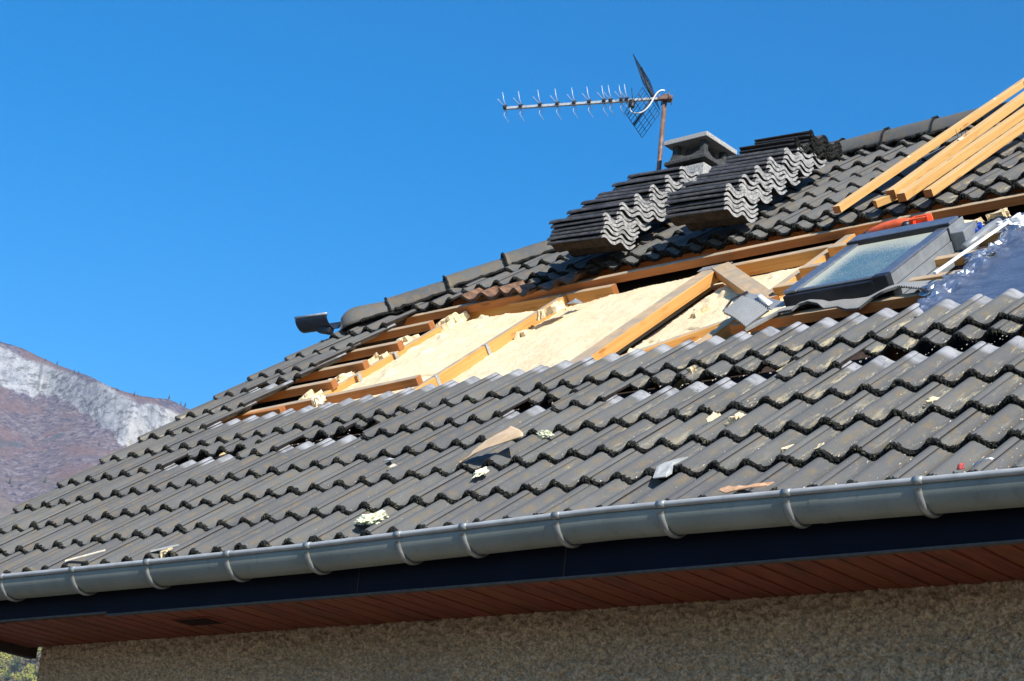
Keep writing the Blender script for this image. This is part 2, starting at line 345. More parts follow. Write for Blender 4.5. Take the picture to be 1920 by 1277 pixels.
M['leaf2'] = m_leaf('dark_green_leaves', (.05, .085, .035), (.09, .125, .045))
M['leaf3'] = m_leaf('brown_autumn_leaves', (.17, .15, .09), (.22, .18, .10))
M['conifer'] = m_leaf('conifer_needles', (.035, .05, .06), (.05, .07, .075))

# ---------------------------------------------------------------- ground, mountain, far trees
gz = -4.1
V = []; F = []
rings = [0, 8, 20, 60, 200, 600, 1300, 4000, 9000]; na = 48
for r in rings:
    for a in range(na): V.append((r*math.cos(2*math.pi*a/na)+3, r*math.sin(2*math.pi*a/na), gz))
for k in range(len(rings)-1):
    for a in range(na): F.append((k*na+a, (k+1)*na+a, (k+1)*na+(a+1) % na, k*na+(a+1) % na))
tag(obj('ground', V, F, M['grass'], at=(0, 0, gz)), kind='structure')

def azel(x, y):
    d = RC.T@np.array([(x-960)/3876.83, (y-638.5)/3876.83, 1.]); d /= np.linalg.norm(d)
    return math.degrees(math.atan2(d[0], d[1])), math.degrees(math.asin(d[2]))
def poly(pts):
    q = sorted(azel(*p) for p in pts); return np.array([a for a, e in q]), np.array([e for a, e in q])
RIDGE = poly([(-900, 520), (-500, 545), (-250, 575), (-100, 612), (0, 640), (40, 652), (75, 669), (107, 684), (138, 695), (170, 706), (200, 722), (230, 733), (262, 742), (290, 746), (315, 748), (335, 757), (350, 765), (420, 790), (600, 850), (1000, 930), (1500, 1000)])
CTOP = poly([(-900, 560), (-250, 600), (-60, 634), (0, 650), (21, 659), (41, 672), (70, 681), (85, 684), (107, 694), (141, 706), (159, 718), (182, 718), (204, 726), (216, 736), (240, 746), (262, 762), (285, 757), (300, 764), (327, 773), (345, 785), (420, 812), (700, 880), (1500, 1000.5)])
CBOT = poly([(-900, 640), (-250, 660), (-60, 700), (0, 716), (14, 724), (46, 735), (65, 738), (75, 730), (99, 738), (120, 750), (141, 762), (159, 771), (172, 783), (187, 794), (205, 808), (220, 822), (240, 838), (270, 838), (300, 830), (420, 850), (700, 900), (1500, 1001)])
az = np.concatenate([np.linspace(-86, -58.2, 50), np.linspace(-58, -50.5, 300), np.linspace(-50.3, -22, 50)])
er = np.interp(az, *RIDGE); et = np.interp(az, *CTOP); eb = np.interp(az, *CBOT)
er = er+.012*fbm(np.stack([az*14, az*0, az*0], 1), 3)
ns = 220; tt = np.linspace(0, 1, ns)**.75
el = -.12+(er[:, None]+.12)*tt[None, :]
jag = .28*fbm(np.stack([az[:, None]*5+0*el, el*5, 0*el], -1), 4); jag2 = .10*fbm(np.stack([az[:, None]*26+0*el, el*26, 0*el+5], -1), 3)
rock = np.minimum((et[:, None]+jag2*.6-el), (el-eb[:, None]+jag+jag2))/.42
rock = np.clip(rock*.5+.5, 0, 1)
rs = np.zeros_like(el); rs[:, 0] = 1050+60*fbm(np.stack([az*.3, az*0, az*0], 1), 2)
for k in range(1, ns):
    a = rad(33)+rad(33)*np.clip(np.minimum(et-el[:, k], el[:, k]-eb)/.25+.5, 0, 1); te = np.tan(np.radians(el[:, k]))
    rs[:, k] = rs[:, k-1]*(1+(te-np.tan(np.radians(el[:, k-1])))/np.maximum(np.tan(a)-te, .12))
AZ = np.radians(az)[:, None]
P = np.stack([np.sin(AZ)*rs, np.cos(AZ)*rs, np.tan(np.radians(el))*rs], -1)+CAM
nz = fbm(P*.012, 5, .6); nz2 = fbm(P*.06, 3)
rs = rs+(rock*(15*nz+6*nz2)+(1-rock)*(2.5*nz2+5*nz)+rock*4*fbm(P*.16, 3))*np.clip(tt*8, 0, 1)*np.clip((1-tt)*14, .15, 1)
P = np.stack([np.sin(AZ)*rs, np.cos(AZ)*rs, np.tan(np.radians(el))*rs], -1)+CAM
low = np.clip((13.6-el)/2.2, 0, 1)
colr = np.stack([rock, low, 0*rock, 0*rock+1], -1)
back = P[:, -1]+np.stack([np.sin(AZ[:, 0])*700, np.cos(AZ[:, 0])*700, 0*az-620], -1)
P = np.concatenate([P, back[:, None]], 1); colr = np.concatenate([colr, colr[:, -1:]*[0, 1, 1, 1]], 1)
tag(obj('mountain', P.reshape(-1, 3), grid_faces(len(az), ns+1, True), M['mount'], at=(P[..., 0].mean(), P[..., 1].mean(), gz), col=colr.reshape(-1, 4), smooth=True), kind='structure')
P_top = P[..., 2].max()+12
def on_mountain(x, y):
    a, e = azel(x, y); i = int(np.argmin(abs(az-a))); j = int(np.argmin(abs(el[i]-e))); return P[i, j]

def leaf_cloud(n, rx, rz, zc, leaf, rng):
    V = []; F = []
    cl = [(rng.normal(0, .42, 3)*[rx, rx, rz]+[0, 0, zc], rng.uniform(.28, .5)*rx) for _ in range(9)]
    for k in range(n):
        c, r = cl[rng.integers(len(cl))]; d = rng.normal(0, 1, 3); d /= np.linalg.norm(d); p = c+d*r*rng.uniform(.55, 1.05)
        a = rng.normal(0, 1, 3); a /= np.linalg.norm(a); b = np.cross(a, d); b /= max(np.linalg.norm(b), 1e-6); a = np.cross(b, d)*.6+a*.4; s = leaf*rng.uniform(.6, 1.3)
        i = len(V); V += [p-a*s-b*s*.6, p+a*s-b*s*.5, p+a*s*.9+b*s*.6, p-a*s*.8+b*s*.7]; F.append((i, i+1, i+2, i+3))
    return np.array(V), F
protos = []
for k, (lm, h) in enumerate([('leaf1', 9), ('leaf1', 8), ('leaf2', 9), ('leaf3', 9)]):
    rg = np.random.default_rng(40+k); V, F = leaf_cloud(620, 3.1, 3.0, h*.62, .42, rg); cm = make_mesh('crown', V, F, M[lm])
    mb = MB(); tube(mb, [(0, 0, -1), (.1, 0, h*.3), (0, .2, h*.75)], [.28, .2, .06], 7)
    for q in range(5):
        an = q*1.3; tube(mb, [(0, 0, h*(.3+.07*q)), (1.1*math.cos(an), 1.1*math.sin(an), h*(.45+.06*q)), (2*math.cos(an), 2*math.sin(an), h*(.55+.06*q))], [.1, .06, .02], 5)
    tm = make_mesh('trunk', np.concatenate(mb.V), mb.F, M['bark']); protos.append((cm, tm))
TL = ['yellow green autumn tree on the slope below the left roof corner', 'yellow green autumn tree on the slope below the left roof corner', 'dark green tree among yellow trees below the left roof corner', 'greyish brown autumn tree below the left roof corner']
rr = np.random.default_rng(5); nt = 0
for gy in range(8):
    for gx in range(9):
        x = -18+gx*14+rr.uniform(-5, 5); y = 1188+gy*14+rr.uniform(-5, 5)
        if x > 104: continue
        k = int(rr.choice([0, 1, 2, 3], p=[.36, .3, .12, .22])); p = on_mountain(x, y+14)
        t = thing('autumn_tree', p, TL[k], 'tree', 'trees on the slope below the left roof corner'); s = rr.uniform(1.2, 1.75); t.scale = (s, s, s*rr.uniform(.9, 1.15)); t.rotation_euler = (0, 0, rr.uniform(0, 6))
        for nm, me in zip(('crown', 'trunk'), protos[k]):
            o = bpy.data.objects.new(nm, me); COL.objects.link(o); o.parent = t
mb = MB(); rg = np.random.default_rng(3); V = []; F = []
for k in range(260):
    h = rg.uniform(.08, 1); r = 3.0*(1.02-h)*rg.uniform(.6, 1.05); a = rg.uniform(0, 6.28); p = np.array([r*math.cos(a), r*math.sin(a), 13*h]); s = .8
    i = len(V); V += [p+[0, 0, s], p+[-s*math.sin(a), s*math.cos(a), -s*.4], p+[s*math.cos(a)*.9, s*math.sin(a)*.9, -s], p+[s*math.sin(a), -s*math.cos(a), -s*.4]]; F.append((i, i+1, i+2, i+3))
crm = make_mesh('crown', V, F, M['conifer']); mb = MB(); tube(mb, [(0, 0, -2), (0, 0, 12.5)], [.3, .05], 6); trm = make_mesh('trunk', np.concatenate(mb.V), mb.F, M['bark'])
for x, y, s in [(107, 685, 1.1), (138, 697, 1), (147, 700, 1), (218, 731, .9), (222, 733, .7), (85, 678, .9), (252, 741, 1.2), (317, 750, 1.3), (338, 760, 1.), (347, 764, 1.2), (258, 743, .8), (18, 905, 1.6), (185, 835, 1.), (84, 905, 1.5)]:
    p = on_mountain(x, y+1); t = thing('pine_tree', p, 'small dark conifer standing on the far mountainside', 'tree', 'conifers scattered over the mountain'); s *= .27; t.scale = (s, s, s)
    for nm, me in (('crown', crm), ('trunk', trm)):
        o = bpy.data.objects.new(nm, me); COL.objects.link(o); o.parent = t

# ---------------------------------------------------------------- the house
house = thing('house', (3.5, 1.5, gz), 'house with dark concrete tiled roof, partly stripped to its rafters for repair', 'house')
# rough rendered wall (front face really bumpy), gable wall and back
def wall_bumps():
    nx, nz_ = 1050, 100; X = np.linspace(.85, 7.4, nx); Z = np.linspace(-1.5, -.83, nz_); XX, ZZ = np.meshgrid(X, Z, indexing='ij')
    q = np.stack([XX*54+ZZ*17, ZZ*64-XX*11, 0*XX], -1); h = (fbm(q, 3, .6)*.042+fbm(q*.3, 2)*.005)*np.clip(.4+(-.85-ZZ)*20, .4, 1)
    Y = -.232-h; Vs = np.stack([XX, Y, ZZ], -1).reshape(-1, 3); return Vs, grid_faces(nx, nz_)
mb = MB(); V, F = wall_bumps(); mb.add(V, F, 0, smooth=True)
mb.add([(.85, -.228, gz), (12.4, -.228, gz), (12.4, -.228, -1.49), (.85, -.228, -1.49)], [(0, 1, 2, 3)])
mb.add([(7.39, -.228, -1.5), (12.4, -.228, -1.5), (12.4, -.228, -.5), (7.39, -.228, -.5)], [(0, 1, 2, 3)])
nz_, ny = 40, 90; Z = np.linspace(-1.5, -.83, nz_); Y = np.linspace(-.236, .6, ny); YY, ZZ = np.meshgrid(Y, Z, indexing='ij')
h = fbm(np.stack([YY*30, ZZ*30, 0*YY+9], -1), 3)*.009; mb.add(np.stack([.852-h*(.2+.8*np.clip((YY+.236)*30, 0, 1)), YY, ZZ], -1).reshape(-1, 3), grid_faces(ny, nz_, True), smooth=True)
mb.add([(.86, .59, -1.5), (.86, 8, -1.5), (.86, 8, -.5), (.86, 3.6, 2.5), (.86, .59, .2)], [(0, 1, 2, 3, 4)][::1])
mb.add([(.86, -.2, gz), (.86, 8, gz), (.86, 8, -1.49), (.86, -.2, -1.49)], [(3, 2, 1, 0)])
mb.add([(12.4, -.2, gz), (12.4, 8, gz), (12.4, 8, -.5), (12.4, 3.7, 2.9), (12.4, -.2, -.4)], [(0, 1, 2, 3, 4)])
mb.add([(.86, 8, gz), (12.4, 8, gz), (12.4, 8, -.5), (.86, 8, -.5)], [(3, 2, 1, 0)])
mb.build('wall', M['stucco'], house)
# soffit: tongued boards running from fascia to wall
mb = MB(); bw = .105; x = .72
while x < 8:
    g = .0075 if random.random() > .08 else .012
    x0, x1 = x+g/2, x+bw-g/2; c = random.random()**2; z = -.86+random.uniform(-.0012, .0012); y0, y1 = -.705, -.225
    Vb = [(x0, y0, z+.01), (x0, y1, z+.01), (x0+.003, y1, z), (x0+.003, y0, z), (x1-.003, y0, z), (x1-.003, y1, z), (x1, y1, z+.01), (x1, y0, z+.01)]
    mb.add(Vb, [(0, 3, 2, 1), (3, 4, 5, 2), (4, 7, 6, 5)], col=np.tile([c, 0, 0, 1], (8, 1))); x += bw
mb.add([(.7, -.70, -.846), (8, -.70, -.846), (8, -.2, -.846), (.7, -.2, -.846)], [(0, 3, 2, 1)], 1, col=np.tile([0, 0, 0, 1], (4, 1)))
soffit = mb.build('soffit', [M['soffit'], M['black']], house)
mb = MB(); box(mb, (2.33, -.495, -.862), (1, 0, 0), (0, 1, 0), (0, 0, 1), .25, .12, .006, 0, .002)
for k in range(9): box(mb, (2.33, -.545+.0125*k, -.866), (1, 0, 0), (0, 1, .5), (0, -.5, 1), .22, .008, .002, 1, 0)
mb.build('vent_grille', [M['soffit'], M['deck']], soffit)
mb = MB(); box(mb, (.70, -.44, -.875), (1, 0, 0), (0, 1, 0), (0, 0, 1), .05, .54, .06, 0, .004); mb.build('end_beam', M['deck'], house)
# fascia in two lengths, the left one a little higher
mb = MB(); box(mb, (5.1, -.715, -.745), (1, 0, 0), (0, 1, 0), (0, 0, 1), 6.28, .02, .232, 0, .002); box(mb, (1.34, -.712, -.738), (1, 0, 0), (0, 1, 0), (0, 0, 1), 1.236, .02, .222, 0, .002)
box(mb, (4.62, -.7262, -.75), (1, 0, 0), (0, 1, 0), (0, 0, 1), .004, .002, .22, 1, 0)
box(mb, (3.55, -.7262, -.75), (1, 0, 0), (0, 1, 0), (0, 0, 1), .004, .002, .22, 1, 0)
fas = mb.build('fascia', [M['navy'], M['deck']], house)
mb = MB(); box(mb, (5.1, -.716, -.866), (1, 0, 0), (0, 1, 0), (0, 0, 1), 6.27, .026, .009, 0, .002); box(mb, (1.34, -.713, -.853), (1, 0, 0), (0, 1, 0), (0, 0, 1), 1.236, .026, .009, 0, .002); mb.build('trim_strip', M['trim'], fas)
# gutter
def gz_off(u): return .012*np.interp(u, [0, 2.6, 3.4, 4.9, 6.6, 8], [.2, -.5, -.6, .9, -.7, -1])
mb = MB(); us = np.linspace(.4, 7.2, 120); cy, cz, rg_ = -.792, -.690, .079
ang = np.linspace(0, math.pi, 19)
prof = [(cy-.005-(.075)*math.cos(a) if False else cy-rg_*math.cos(a), cz-rg_*math.sin(a)) for a in ang]; inn = [(cy-(rg_-.003)*math.cos(a), cz-(rg_-.003)*math.sin(a)) for a in ang[::-1]]
pr = prof+inn; npf = len(pr); Vg = np.array([[(u, y, z+gz_off(u)) for (y, z) in pr] for u in us]).reshape(-1, 3)
F = [(i*npf+j, i*npf+(j+1) % npf, (i+1)*npf+(j+1) % npf, (i+1)*npf+j) for i in range(len(us)-1) for j in range(npf)]; F += [tuple(range(npf))[::-1], tuple((len(us)-1)*npf+j for j in range(npf))]
mb.add(Vg, F, 0, smooth=True)
tube(mb, [(u, cy-rg_-.003, cz+.008+gz_off(u)) for u in us], .0115, 10)
mb.M = [1 if (k_ >= len(mb.M)-(119*10+2)) else m for k_, m in enumerate(mb.M)]; gutter = mb.build('gutter', [M['zinc'], M['bead']], house)
mb = MB(); uj = 5.78
pts = [(uj, cy-(rg_+.001)*math.cos(a), cz-(rg_+.001)*math.sin(a)+gz_off(uj)) for a in np.linspace(.15, math.pi-.2, 14)]
Vj = []
for s in (-.02, .02): Vj += [(p[0]+s, p[1], p[2]) for p in pts]
mb.add(Vj, [(i, i+1, 14+i+1, 14+i) for i in range(13)], smooth=True); mb.build('joint_sleeve', M['zinc'], gutter)
for u in (1.33, 1.865, 2.385, 2.905, 3.387, 3.892, 4.233, 4.686, 5.158, 5.677, 6.172, 6.66):
    mb = MB(); z0 = gz_off(u); r = rg_+.006; aa = np.linspace(.22, math.pi*.97, 20)
    V = []
    for a in aa:
        wd = .013
        for dx, dr in ((-wd, -.003), (-wd, .0035), (-wd*.4, .0065), (wd*.4, .0065), (wd, .0035), (wd, -.003)):
            V.append((u+dx, cy-(r+dr)*math.cos(a), cz-(r+dr)*math.sin(a)+z0))
    F = [(i*6+j, i*6+(j+1) % 6, (i+1)*6+(j+1) % 6, (i+1)*6+j) for i in range(19) for j in range(6)]+[(0, 1, 2, 3, 4, 5), tuple(19*6+j for j in range(6))[::-1]]
    mb.add(V, F, smooth=True)
    tube(mb, [(u-.017, cy-rg_-.003, cz+.008+z0), (u+.017, cy-rg_-.003, cz+.008+z0)], .0145, 12)
    mb.build('bracket', M['zincband'], gutter)
# dark sheet added under the tiles against light leaks, and hidden roof faces
mb = MB()
U = np.linspace(.06, 12.2, 60); q0 = RP(U, -.9, -.24); q1 = RP(U, np.minimum(4.7, 2.42+1.03*U), -.24); mb.add(np.concatenate([q0, q1]), [(i, i+1, 61+i, 60+i) for i in range(59)])
a0 = RP(.2, 2.5, -.08); a1 = RP(2.2, 4.72, -.08); rdg = RP(12.2, 4.72, -.08); yb = 2*a1[1]-a0[1]
mb.add([a0, a1, (a0[0], yb, a0[2])], [(0, 2, 1)])
mb.add([a1, rdg, (12.2, 8.2, -.7), (.0, 8.2, -.7), (a0[0], yb, a0[2])], [(0, 4, 3, 2, 1)])
deck = mb.build('dark_roof_backing', M['deck'], house)
mb = MB(); vv = np.linspace(-.95, 2.56, 30); A = [RP(.05, v, -.062) for v in vv]; B = [RP(.05, v, -.36) for v in vv]; A2 = [RP(.075, v, -.062) for v in vv]; B2 = [RP(.075, v, -.36) for v in vv]
V = A+B+B2+A2; n = 30; mb.add(V, [(k*n+i, k*n+i+1, (k+1) % 4*n+i+1, (k+1) % 4*n+i) for k in range(4) for i in range(n-1)]+[(0, n, 2*n, 3*n), (n-1, 4*n-1, 3*n-1, 2*n-1)]); mb.add([RP(.07, 1.2, -.12), RP(.07, 2.60, -.085), (.07, 6, 1.60), (.07, 6, .3)], [(0, 1, 2, 3)]); mb.build('barge_board', M['navy'], house)

# ---------------------------------------------------------------- tiles
AMP = .036; TL_ = .43; SL = .08
def prof_h(x): return AMP*(.5+.5*np.cos(2*np.pi*x/R15))**1.35
def tile_shape(x0, x1, nx=41, seed=0, moss=True, tongue=True, slope=SL, verge=False, AMP=AMP):
    """one tile in its own frame: x across, t up the slope, z off it; nose at t=0. returns V(x,t,z), F, mat, col, smooth"""
    rg = np.random.default_rng(seed); x = np.linspace(x0, x1, nx); t = np.array([0, .004, .012, .03, .10, .2, .3, .35, .42, TL_]); ny = len(t)
    X, T = np.meshgrid(x, t, indexing='ij'); s = (.5+.5*np.cos(2*np.pi*X/R15))**1.35
    lip = np.where(t < .03, (1-t/.03)**2*.0025, 0)[None, :]
    Zt = AMP*s-AMP-slope*T-lip; th = np.interp(T, [0, .03, .06, TL_], [.018, .017, .013, .013]); Zb = Zt-th
    Zt = Zt.copy(); Zt[0] -= .003; Zt[-1] -= .003
    if verge: Zb = Zb-np.clip((x0+.03-X)/.03, 0, 1)*.03
    V = np.concatenate([np.stack([X, T, Zt], -1).reshape(-1, 3), np.stack([X, T, Zb], -1).reshape(-1, 3)])
    n = nx*ny; Ft = grid_faces(nx, ny); Fb = grid_faces(nx, ny, True)+n; F = list(map(tuple, Ft))+list(map(tuple, Fb)); Mi = [0]*len(F); S = [True]*len(F)
    for i in range(nx-1):
        F.append((i*ny, (n+i*ny), n+(i+1)*ny, (i+1)*ny)); Mi.append(1); S.append(False)
        F.append((i*ny+ny-1, (i+1)*ny+ny-1, n+(i+1)*ny+ny-1, n+i*ny+ny-1)); Mi.append(2); S.append(False)
    for j in range(ny-1):
        F.append((j, j+1, n+j+1, n+j)); Mi.append(3 if not verge else 0); S.append(False)
        b = (nx-1)*ny; F.append((b+j+1, b+j, n+b+j, n+b+j+1)); Mi.append(3); S.append(False)
    C = np.zeros((len(V), 4)); C[:, 0] = V[:, 1]/TL_; C[:, 1] = np.concatenate([s.ravel()]*2); C[:, 2] = rg.random(); C[:, 3] = 1; C[n:, 0] = .4
    V, F, Mi, S, C = [V], F, Mi, S, [C]; base = 2*n
    if tongue:     # side lap that slips under the neighbour
        xx = np.array([x0-.022, x0+.012]); X, T = np.meshgrid(xx, t[3:], indexing='ij'); Z = prof_h(X)-AMP-slope*T-.0125
        V.append(np.stack([X, T, Z], -1).reshape(-1, 3)); f = grid_faces(2, len(t)-3)+base; F += list(map(tuple, f)); Mi += [0]*len(f); S += [False]*len(f)
        c = np.zeros((2*(len(t)-3), 4)); c[:, 0] = np.tile(t[3:], 2)/TL_; c[:, 3] = 1; C.append(c); base += 2*(len(t)-3)
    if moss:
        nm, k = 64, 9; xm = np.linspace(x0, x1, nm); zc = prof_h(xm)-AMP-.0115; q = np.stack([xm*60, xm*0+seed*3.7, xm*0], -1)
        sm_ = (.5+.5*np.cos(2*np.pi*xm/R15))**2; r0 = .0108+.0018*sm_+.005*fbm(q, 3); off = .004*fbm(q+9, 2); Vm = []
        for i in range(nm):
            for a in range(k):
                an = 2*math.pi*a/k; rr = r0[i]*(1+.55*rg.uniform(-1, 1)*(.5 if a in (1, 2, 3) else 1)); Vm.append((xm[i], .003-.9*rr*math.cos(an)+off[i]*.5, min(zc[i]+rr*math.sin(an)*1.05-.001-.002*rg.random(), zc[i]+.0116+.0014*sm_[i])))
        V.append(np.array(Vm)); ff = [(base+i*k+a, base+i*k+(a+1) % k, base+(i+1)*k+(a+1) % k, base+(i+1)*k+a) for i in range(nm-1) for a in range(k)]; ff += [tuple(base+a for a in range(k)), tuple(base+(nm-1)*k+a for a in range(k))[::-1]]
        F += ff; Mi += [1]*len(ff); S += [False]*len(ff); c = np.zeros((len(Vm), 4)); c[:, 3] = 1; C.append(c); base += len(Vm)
    return np.concatenate(V), F, Mi, np.concatenate(C), S
def hip_v(u): return 2.56+1.03*u
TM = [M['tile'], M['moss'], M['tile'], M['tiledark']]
seed_ = 100
def course(k, v0, tiles, w0=0., clip=False):
    """one course of tiles as one mesh; tiles = list of (m, push, extra)"""
    global seed_
    mb = MB()
    for (m, push) in tiles:
        seed_ += 1; rg = np.random.default_rng(seed_); x0 = (2*m-1)*R15-.128; x1 = 2*m*R15+.022-.0015
        V, F, Mi, C, S = tile_shape(x0, x1, seed=seed_, verge=(m == 1))
        xc = (x0+x1)/2; yaw = rg.normal(0, .0035)+(rg.normal(0, .008) if push > .05 else 0); dv = rg.normal(0, .003)+(rg.normal(0, .012) if push > .05 else 0); dw = rg.normal(0, .0012)
        x = V[:, 0]-(V[:, 1]-.2)*yaw; t = V[:, 1]+(V[:, 0]-xc)*yaw; z = V[:, 2]
        Pq = RP(x, v0+push+dv+t, w0-SL*push+dw+z)
        if clip:
            fc = np.array([[x[list(f)].mean(), (v0+push+t[list(f)]).mean()] for f in F]); keep = fc[:, 1] < np.minimum(hip_v(fc[:, 0])+.03, 4.87)
            F = [f for f, b in zip(F, keep) if b]; Mi = [q for q, b in zip(Mi, keep) if b]; S = [q for q, b in zip(S, keep) if b]
            if not F: continue
        mb.V.append(Pq); mb.F += [tuple(i+mb.n for i in f) for f in F]; mb.M += Mi; mb.S += S; mb.UV.append(np.zeros((len(V), 2))); mb.C.append(C); mb.n += len(V)
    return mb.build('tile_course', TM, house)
full = [(m, 0.) for m in range(1, 25)]
for k in (-3, -2, -1, 0): course(k, k*G, full)
p1 = {4: .19, 5: .20, 7: .171, 8: .255, 12: .206, 14: .185, 15: .187, 16: .19, 18: .205, 19: .20, 20: .197, 21: .19, 22: .2, 23: .2, 24: .2}
course(1, G, [(m, p1.get(m, 0.)) for m in range(1, 25)])
course(2, 2*G, full)
course(3, 2.93*G, [(1, 0), (2, 0)])
course(4, 3.9*G, [(1, 0), (2, 0)], -.003)
course(5, 4.88*G, [(1, 0), (2, .2)], -.006)
course(6, 5.84*G, [(1, 0), (2, 0)], -.01)
course(7, 6.9*G, [(1, 0), (2, 0)], -.018)
course(8, 7.92*G, [(1, 0), (2, 0)], -.018, True)
course(9, 8.88*G, [(1, 0), (2, 0), (3, .0)], -.018, True)
course(9, 3.0, [(m, 0) for m in range(6, 13)], -.020)
course(9, 2.93, [(m, 0) for m in range(13, 25)], -.020)
course(10, 9.29*G, [(m, .05 if m < 4 else 0) for m in range(2, 25)], 0, True)
for k, kv, w0 in ((11, 10.22, 0), (12, 11.15, -.005), (13, 12.1, -.017), (14, 13.1, -.017), (15, 14.05, -.017)):
    course(k, kv*G, [(m, 0) for m in range(2, 25)], w0, True)

# ridge and hip caps
def cap_tile(name, p0, p1, side, upv, r0, r1, seed, round_end=False, hgt=.8):
    """half round cap from p0 (low, wide mouth) to p1"""
    p0 = np.asarray(p0, float); p1 = np.asarray(p1, float); d = p1-p0; L = np.linalg.norm(d); d /= L; s = np.asarray(side, float); s = s-d*(s@d); s /= np.linalg.norm(s); n = np.cross(s, d); n = n if n@np.asarray(upv) > 0 else -n
    rg = np.random.default_rng(seed); nt_, na_ = 16, 17; V = []; tl = np.linspace(0, 1, nt_)
    for lay in (0, 1):
        for t in tl:
            r = r0+(r1-r0)*t-lay*.014
            if round_end: e = min(1, max(t, .0)/.36); r *= math.sqrt(max(1e-3, 1-(1-e)**2))*.97+.03
            for a in np.linspace(-.08, math.pi+.08, na_):
                rr = r*(1+.012*rg.normal()*(0 if lay else 1)*.5); V.append(p0+d*L*t+s*rr*math.cos(a)+n*rr*hgt*math.sin(a))
    n1 = nt_*na_; f = grid_faces(nt_, na_); F = list(map(tuple, f))+list(map(tuple, f[:, ::-1]+n1)); Mi = [0]*len(F)
    for i in range(nt_-1):
        for b in (0, na_-1):
            q = (i*na_+b, (i+1)*na_+b, n1+(i+1)*na_+b, n1+i*na_+b); F.append(q if b else q[::-1]); Mi.append(1)
    for a in range(na_-1):
        F.append((a, n1+a, n1+a+1, a+1)); Mi.append(1); b = (nt_-1)*na_; F.append((b+a+1, n1+b+a+1, n1+b+a, b+a)); Mi.append(0)
    C = np.zeros((len(V), 4)); C[:, 0] = .4; C[:, 1] = .6; C[:, 2] = rg.random(); C[:, 3] = 1
    mb = MB(); mb.add(V, F, Mi, smooth=True, col=C)
    # mossy rim along both long edges and the mouth
    for b in (0, na_-1):
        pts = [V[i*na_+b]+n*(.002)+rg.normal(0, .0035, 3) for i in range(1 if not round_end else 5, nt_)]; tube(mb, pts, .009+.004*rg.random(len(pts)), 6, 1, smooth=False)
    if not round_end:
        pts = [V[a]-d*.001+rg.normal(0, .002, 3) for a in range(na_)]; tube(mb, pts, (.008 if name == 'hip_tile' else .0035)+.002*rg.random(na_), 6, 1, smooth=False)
    mb.build(name, [M['tile'], M['moss']], house)
def HP(u, dw=0.): return RP(u, 2.53+1.03*u, dw)
hd = HP(1.)-HP(0.); hs = np.cross(hd, [0, 0, 1.])
us = [.16, .40, .68, .96, 1.24, 1.52, 1.8, 2.08]
for i in range(len(us)-1):
    cap_tile('hip_tile', HP(us[i], -.052 if i else -.035), HP(us[i+1]+.05, -.068), hs, [0, -.3, 1], .132 if i == 0 else .105, .093, 500+i, i == 0, 1.1)
def RI(u, dw=0.):
    q = RP(u, 4.87, 0.); q[2] += dw; return q
ur = [2.1, 2.46, 2.80, 3.13, 3.475, 3.82, 4.16, 4.5, 4.84, 5.2]
for i in range(len(ur)-1):
    cap_tile('ridge_tile', RI(ur[i+1]+.01, -.098), RI(ur[i]-.02, -.104), [0, 1, 0], [0, 0, 1], .102, .097, 540+i, False, 1.30)
for u in (3.10, 3.44):
    mb = MB(); tube(mb, [RI(u, .02), RI(u-.01, .048), RI(u+.03, .052), RI(u+.035, .035)], .004, 6)
    mb.build('ridge_clip', M['wire'], house)

# ---------------------------------------------------------------- open area: rafters, battens, insulation
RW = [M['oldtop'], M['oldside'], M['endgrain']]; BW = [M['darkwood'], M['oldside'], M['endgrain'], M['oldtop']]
def rafter(u0, v0, u1, v1, width=.045, depth=.13, wt=-.125, label=None):
    mb = MB(); board(mb, RP(u0, v0, wt), RP(u1, v1, wt), UV_, width, depth, (0, 1, 2), .003, NV); o = mb.build('rafter', RW, house)
    if label: o['label'] = label
    return o
rafter(.90, 1.0, 1.015, 3.3); rafter(1.86, .9, 1.87, 3.3); rafter(3.0, .9, 2.985, 2.84, .12, .065); rafter(3.80, .9, 3.83, 3.3, .06, .13, -.112); rafter(5.0, .9, 5.0, 3.3, .05); rafter(5.6, .9, 5.6, 3.3, .05)
def batten(u0, u1, v0, v1=None, wt=-.075, wd=.05, th=.05, mats=(3, 1, 2), name='batten'):
    v1 = v0 if v1 is None else v1
    mb = MB(); board(mb, RP(u0, v0, wt), RP(u1, v1, wt), VV, wd, th, mats, .003, NV); return mb.build(name, BW, house)
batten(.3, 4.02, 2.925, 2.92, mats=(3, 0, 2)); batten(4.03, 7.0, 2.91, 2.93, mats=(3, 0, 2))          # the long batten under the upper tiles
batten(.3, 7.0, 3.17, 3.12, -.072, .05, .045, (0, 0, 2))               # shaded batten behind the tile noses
for i, (k, ue) in enumerate(((7.92, .965), (6.86, .995), (5.93, .97), (5.02, .975))): batten(.1, ue, k*G+.025, None, -.076, .05, .05, (3, 0, 2))
batten(.1, 1.86, 1.29, 1.44, -.076, .05, .05, (3, 0, 2)); batten(3.95, 5.16, 1.40, 1.40, -.076, .05, .05, (3, 0, 2))
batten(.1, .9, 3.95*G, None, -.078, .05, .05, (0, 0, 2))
for v in (1.985, 2.27, 2.59): batten(3.875, 4.6, v-.02, None, -.078, .05, .05, (3, 1, 2))
for v in (1.66, 1.955, 2.245): batten(4.7, 7.0, v, v+.01, -.078, .05, .05, (3, 1, 2))
batten(.96, 1.85, 2.975, 2.87, -.122, .05, .075, (3, 1, 2), 'noggin'); batten(1.9, 2.25, 2.86, 2.84, -.122, .05, .075, (3, 1, 2), 'noggin'); batten(3.04, 3.77, 2.75, 2.77, -.120, .05, .075, (3, 1, 2), 'noggin')
